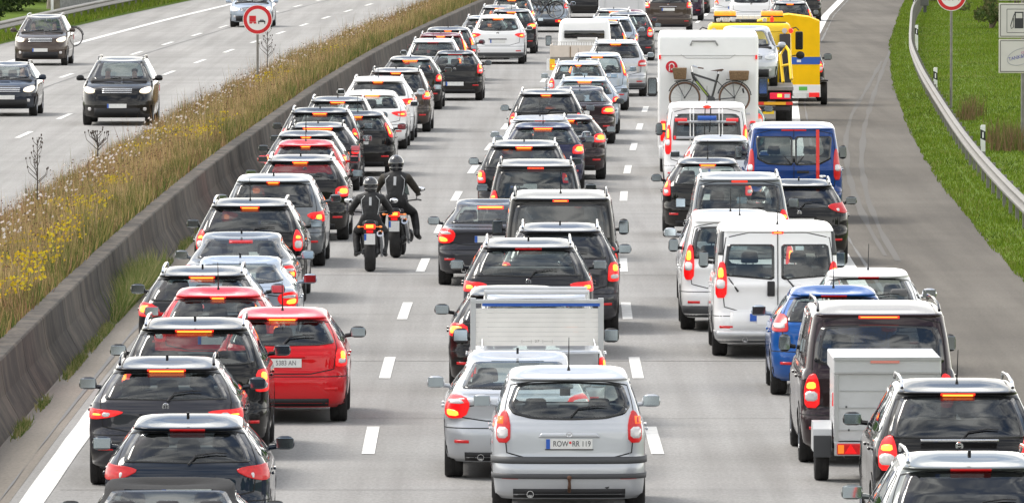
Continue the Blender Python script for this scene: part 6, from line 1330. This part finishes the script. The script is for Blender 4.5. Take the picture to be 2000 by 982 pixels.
HELM = pmat('helmet_black', (.012, .013, .016), .12, coat=1); REFS = pmat('reflective_strip', (.45, .46, .47), .3)
def rider(parent, label, loc, rz, s=1.0, legout=0, sleeve=None):
    T = bpy.data.objects.new('person', None); COL.objects.link(T); bpy.data.objects.remove(T)
    N = {'pel': (0, .50, .90, (.175, .14)), 'sp': (0, .54, 1.06, (.17, .125)), 'ch': (0, .62, 1.25, (.205, .14)), 'up': (0, .67, 1.37, (.16, .11)), 'nk': (0, .70, 1.46, .058), 'hd': (0, .74, 1.58, (.085, .10)), 'ht': (0, .75, 1.67, .07)}
    E = [('pel', 'sp'), ('sp', 'ch'), ('ch', 'up'), ('up', 'nk'), ('nk', 'hd'), ('hd', 'ht')]
    for sx, n in ((-1, 'L'), (1, 'R')):
        lo = legout if sx > 0 else 0
        N.update({'sh'+n: (sx*.21, .67, 1.35, .085), 'el'+n: (sx*.36, .80, 1.13, .065), 'wr'+n: (sx*.36, 1.04, 1.06, .036), 'pa'+n: (sx*.365, 1.12, 1.055, (.045, .030)),
                  'hp'+n: (sx*.12, .54, .86, .12), 'kn'+n: (sx*(.26+lo*.3), .92, .74, .082), 'cf'+n: (sx*(.26+lo*.7), .78, .52, .070), 'an'+n: (sx*(.25+lo), .66, .36, .055), 'to'+n: (sx*(.27+lo*1.1), .86, .31, (.055, .042))})
        E += [('up', 'sh'+n), ('sh'+n, 'el'+n), ('el'+n, 'wr'+n), ('wr'+n, 'pa'+n), ('pel', 'hp'+n), ('hp'+n, 'kn'+n), ('kn'+n, 'cf'+n), ('cf'+n, 'an'+n), ('an'+n, 'to'+n)]
        for k in range(4):
            fx = sx*(.332+.020*k); N['f%d%s' % (k, n)] = (fx, 1.165-.003*abs(k-1), 1.062, .011); N['g%d%s' % (k, n)] = (fx, 1.182, 1.035, .010); E += [('pa'+n, 'f%d%s' % (k, n)), ('f%d%s' % (k, n), 'g%d%s' % (k, n))]
        N['t0'+n] = (sx*.318, 1.12, 1.04, .013); N['t1'+n] = (sx*.322, 1.155, 1.022, .011); E += [('pa'+n, 't0'+n), ('t0'+n, 't1'+n)]
    sl_m = sleeve or LEAT
    def mf(c):
        if c.z < .46 and c.y > .45 and abs(c.x) > .12: return 2
        if c.z < .98 and abs(c.x) < .62 and not (c.y > .98): return 1
        if abs(c.x) > .19 and c.z > .98: return 3
        if c.z > 1.49: return 4
        return 0
    o = skin_mesh('person', N, E, [LEAT, TROU, BOOT, sl_m, SKN], None, mf)
    o.location = loc; o.rotation_euler = (0, 0, rz); o.scale = (s, s, s); tag(o, label, 'person')
    m = MB(); m.ell((0, .75, 1.60), (.135, .155, .145), 20, 14); m.ell((0, .74, 1.52), (.118, .135, .10), 18, 10); h = m.build('helmet', HELM, o, True)
    m = MB(); m.box((0, .597, 1.60), (.10, .01, .02), .003); m.build('helmet_vent', PLG, h)
    m = MB(); m.prism([(-.115, 1.56), (.115, 1.56), (.11, 1.66), (-.11, 1.66)], .86, .912); m.build('visor', GL_D, h)
    m = MB(); m.box((0, .490, 1.30), (.045, .02, .16), .004, rx=-.35); m.build('back_strip', REFS, o)
    m = MB()
    for sx in (-1, 1): m.tube([(sx*.10, .548, 1.40), (sx*.165, .525, 1.33), (sx*.160, .500, 1.20), (sx*.135, .455, 1.06)], .006, 5)
    m.build('jacket_piping', REFS, o)
    return o
def motorcycle(x, D, label, rz=0, exh='single', mirror_side=-1):
    T = empty('motorcycle', (XP(x, D), D, 0), rz, label, 'motorcycle', 'motorcycles between the two left lanes')
    def tyre(y, r, w):
        m = MB(); m.lathe([(r*.68, -w*.42), (r*.86, -w*.5), (r*.95, -w*.38), (r*.99, -w*.2), (r, 0), (r*.99, w*.2), (r*.95, w*.38), (r*.86, w*.5), (r*.68, w*.42)], (0, y, r), 'X', 32, False); t_ = m.build('wheel', RUB, T, True)
        m = MB(); m.lathe([(r*.70, -w*.36), (r*.64, -w*.2), (r*.64, w*.2), (r*.70, w*.36)], (0, y, r), 'X', 24, False); m.lathe([(.05, -.09), (.05, .09)], (0, y, r), 'X', 12)
        for k in range(5): a = 2*PI*k/5; m.tube([(0, y, r), (0, y+r*.66*math.cos(a), r+r*.66*math.sin(a))], .018, 5)
        m.build('rim', PLG, t_)
    tyre(.32, .32, .19); tyre(1.78, .30, .12)
    m = MB()
    for sx in (-1, 1): m.box((sx*.12, .55, .36), (.035, .6, .08), .012)
    m.build('swingarm', PLG, T)
    m = MB(); m.box((0, 1.02, .48), (.36, .46, .42), .06); m.box((0, .95, .30), (.26, .4, .16), .05); m.ell((.22, 1.0, .38), (.06, .13, .12)); m.ell((-.22, 1.0, .38), (.06, .13, .12)); m.build('engine', pmat('engine_metal', (.10, .10, .10), .4, metal=.7), T, True)
    m = MB(); m.box((0, 1.05, .86), (.34, .5, .22), .09, taper=(.8, .8)); m.build('fuel_tank', P_BLK, T, True)
    m = MB(); m.box((0, .55, .84), (.28, .62, .10), .045); m.build('saddle', CLO, T, True)
    m = MB(); m.box((0, .16, .86), (.25, .36, .12), .05, taper=(.7, .9)); tl = m.build('tail_fairing', P_BLK, T, True)
    lo = bx(T, 'tail_light', (0, -.035, .80), (.20, .05, .09), BLR, .02); bx(lo, 'lamp_core', (0, -.062, .81), (.13, .01, .055), BLB, .003); bx(T, 'reflector', (0, -.03, .715), (.12, .03, .045), RLL, .01)
    m = MB(); m.prism([(-.08, .48), (.08, .48), (.115, .76), (-.115, .76)], -.03, .02); m.build('plate_holder', PLA, T); bx(T, 'number_plate', (0, -.040, .585), (.19, .01, .19), PLT, 0); bx(T, 'country_band', (-.077, -.047, .62), (.035, .004, .11), BLU, 0)
    m = MB(); 
    for sx in (-1, 1): m.tube([(sx*.10, .0, .80), (sx*.17, -.02, .80)], .008, 5); m.ell((sx*.19, -.02, .80), (.03, .03, .02))
    m.build('indicators', ORL, T)
    m = MB(); m.tube([(.19, 1.0, .25), (.20, .7, .28), (.19, .45, .50), (.18, .05, .68)], [.025, .03, .06, .062], 12); e = m.build('silencer', CHR, T, True); m = MB(); m.lathe([(.001, .0), (.035, .0)], (.18, .04, .682), 'Y', 12, False); m.build('silencer_tip', DRK, e)
    m = MB()
    for sx in (-1, 1): m.tube([(sx*.11, 1.42, .92), (sx*.10, 1.78, .30)], .026, 8)
    m.build('fork', CHR, T)
    m = MB(); m.tube([(-.40, 1.10, 1.02), (-.33, 1.18, 1.03), (-.12, 1.33, 1.0), (.12, 1.33, 1.0), (.33, 1.18, 1.03), (.40, 1.10, 1.02)], .014, 8); m.build('handlebar', PLA, T)
    m = MB(); m.box((0, 1.52, .98), (.34, .26, .34), .08, taper=(.7, .6)); m.build('front_fairing', P_BLK, T, True)
    m = MB(); m.prism([(-.16, 1.10), (.16, 1.10), (.11, 1.32), (-.11, 1.32)], 1.50, 1.51); m.build('windshield', GL_T, T)
    for sx in (-1, 1):
        m = MB(); m.tube([(sx*.30, 1.2, 1.03), (sx*.36, 1.16, 1.20)], .008, 5); m.build('mirror_stalk', PLA, T); m = MB(); m.ell((sx*.40, 1.14, 1.22), (.075, .025, .045)); mo = m.build('mirror', CHR, T, True)
        m = MB(); m.tube([(sx*.14, .62, .33), (sx*.27, .62, .31)], .014, 6); m.build('footrest', PLG, T)
    m = MB(); m.prism([(.12, .50), (.16, .62), (.32, .665), (.52, .62), (.50, .60), (.32, .645), (.17, .60), (.14, .50)], -.10, .10, 'YZ'); m.build('mudguard', PLA, T)
    return T
r1 = -math.atan(lslope(181)); ma = motorcycle(722, 181.2, 'black motorcycle nearest the camera with a round silencer and orange lit tail lamp', r1)
rider(ma, 'motorcyclist in black jacket with silver back strip on the nearer motorcycle', (ma.location.x, ma.location.y, -.02), r1, .96)
mb_ = motorcycle(770, 187.3, 'dark motorcycle with a white plate just ahead and right of the nearer one', r1-.06)
rider(mb_, 'bigger motorcyclist with olive sleeves leading on the farther motorcycle', (mb_.location.x-.03, mb_.location.y, .02), r1-.06, 1.05, .12, OLV)
# occupants of the oncoming cars
SH = [pmat('shirt_white', (.55, .55, .55), .8), pmat('shirt_dark', (.03, .03, .04), .8), pmat('shirt_grey', (.25, .24, .24), .8), pmat('shirt_blue', (.08, .12, .22), .8)]; HR = pmat('hair_brown', (.05, .03, .02), .7); HG = pmat('hair_grey', (.30, .28, .25), .7)
def occupant(carlabel, side, label, shirt, hair, drop=0):
    c = find(carlabel); L_ = 4.5
    N = {'pel': (0, 0, .0, (.15, .11)), 'sp': (0, -.02, .18, (.19, .12)), 'ch': (0, -.04, .38, (.22, .13)), 'up': (0, -.03, .48, (.18, .11)), 'nk': (0, -.01, .56, .06), 'jw': (0, .02, .63, (.075, .08)), 'hd': (0, .02, .71, (.092, .105)), 'ht': (0, .0, .79, .07), 'nose': (0, .115, .67, .014)}
    E = [('pel', 'sp'), ('sp', 'ch'), ('ch', 'up'), ('up', 'nk'), ('nk', 'jw'), ('jw', 'hd'), ('hd', 'ht'), ('hd', 'nose')]
    for sx, n in ((-1, 'L'), (1, 'R')):
        N.update({'sh'+n: (sx*.21, -.02, .45, .085), 'el'+n: (sx*.24, .14, .22, .045), 'wr'+n: (sx*.18, .38, .28, .03), 'ha'+n: (sx*.165, .45, .31, (.035, .022)), 'hp'+n: (sx*.10, .08, -.02, .09), 'kn'+n: (sx*.14, .46, .06, .065), 'an'+n: (sx*.13, .62, -.26, .045), 'ft'+n: (sx*.13, .76, -.28, .04)})
        E += [('up', 'sh'+n), ('sh'+n, 'el'+n), ('el'+n, 'wr'+n), ('wr'+n, 'ha'+n), ('pel', 'hp'+n), ('hp'+n, 'kn'+n), ('kn'+n, 'an'+n), ('an'+n, 'ft'+n)]
        for k in range(4): N['f%d%s' % (k, n)] = (sx*(.14+.016*k), .50, .325, .009); E.append(('ha'+n, 'f%d%s' % (k, n)))
        N['t'+n] = (sx*.13, .47, .335, .010); E.append(('ha'+n, 't'+n))
    o = skin_mesh('person', N, E, [shirt, SKN, SH[1]], None, lambda q: 1 if (q.z > .55 or q.y > .36 and q.z > .2) else (2 if q.z < .06 else 0))
    R_ = Matrix.Rotation(c.rotation_euler[2], 4, 'Z'); p_ = Vector(c.location)+R_ @ Vector((side*.36, 4.5-2.10, .64-drop)); o.location = p_; o.rotation_euler = c.rotation_euler; tag(o, label, 'person')
    m = MB(); m.ell((0, -.040, .775), (.088, .088, .068), 16, 10); m.build('hair', hair, o, True)
    m = MB()
    for sx in (-1, 1): m.ell((sx*.030, .103, .70), (.011, .006, .006), 8, 5)
    m.build('eyes', HR, o)
    m = MB(); m.ell((0, .098, .635), (.024, .006, .006), 8, 5); m.build('mouth', pmat('lips', (.35, .12, .10), .5), o)
occupant('black off-roader driving', -1, 'driver in a light top behind the wheel of the black oncoming off-roader', SH[2], HR)
occupant('black off-roader driving', 1, 'passenger with pale hair in the front of the black oncoming off-roader', SH[0], HG)
occupant('dark brown off-roader', -1, 'driver in a white top in the brown oncoming off-roader', SH[0], HR, .02)
occupant('dark brown off-roader', 1, 'front passenger in a blue top in the brown oncoming off-roader', SH[3], HR, .02)
occupant('dark green-black hatchback', -1, 'driver in a dark top in the hatchback cut by the left edge', SH[1], HR, .12)
occupant('dark green-black hatchback', 1, 'front passenger in a grey top in the hatchback cut by the left edge', SH[2], HR, .12)
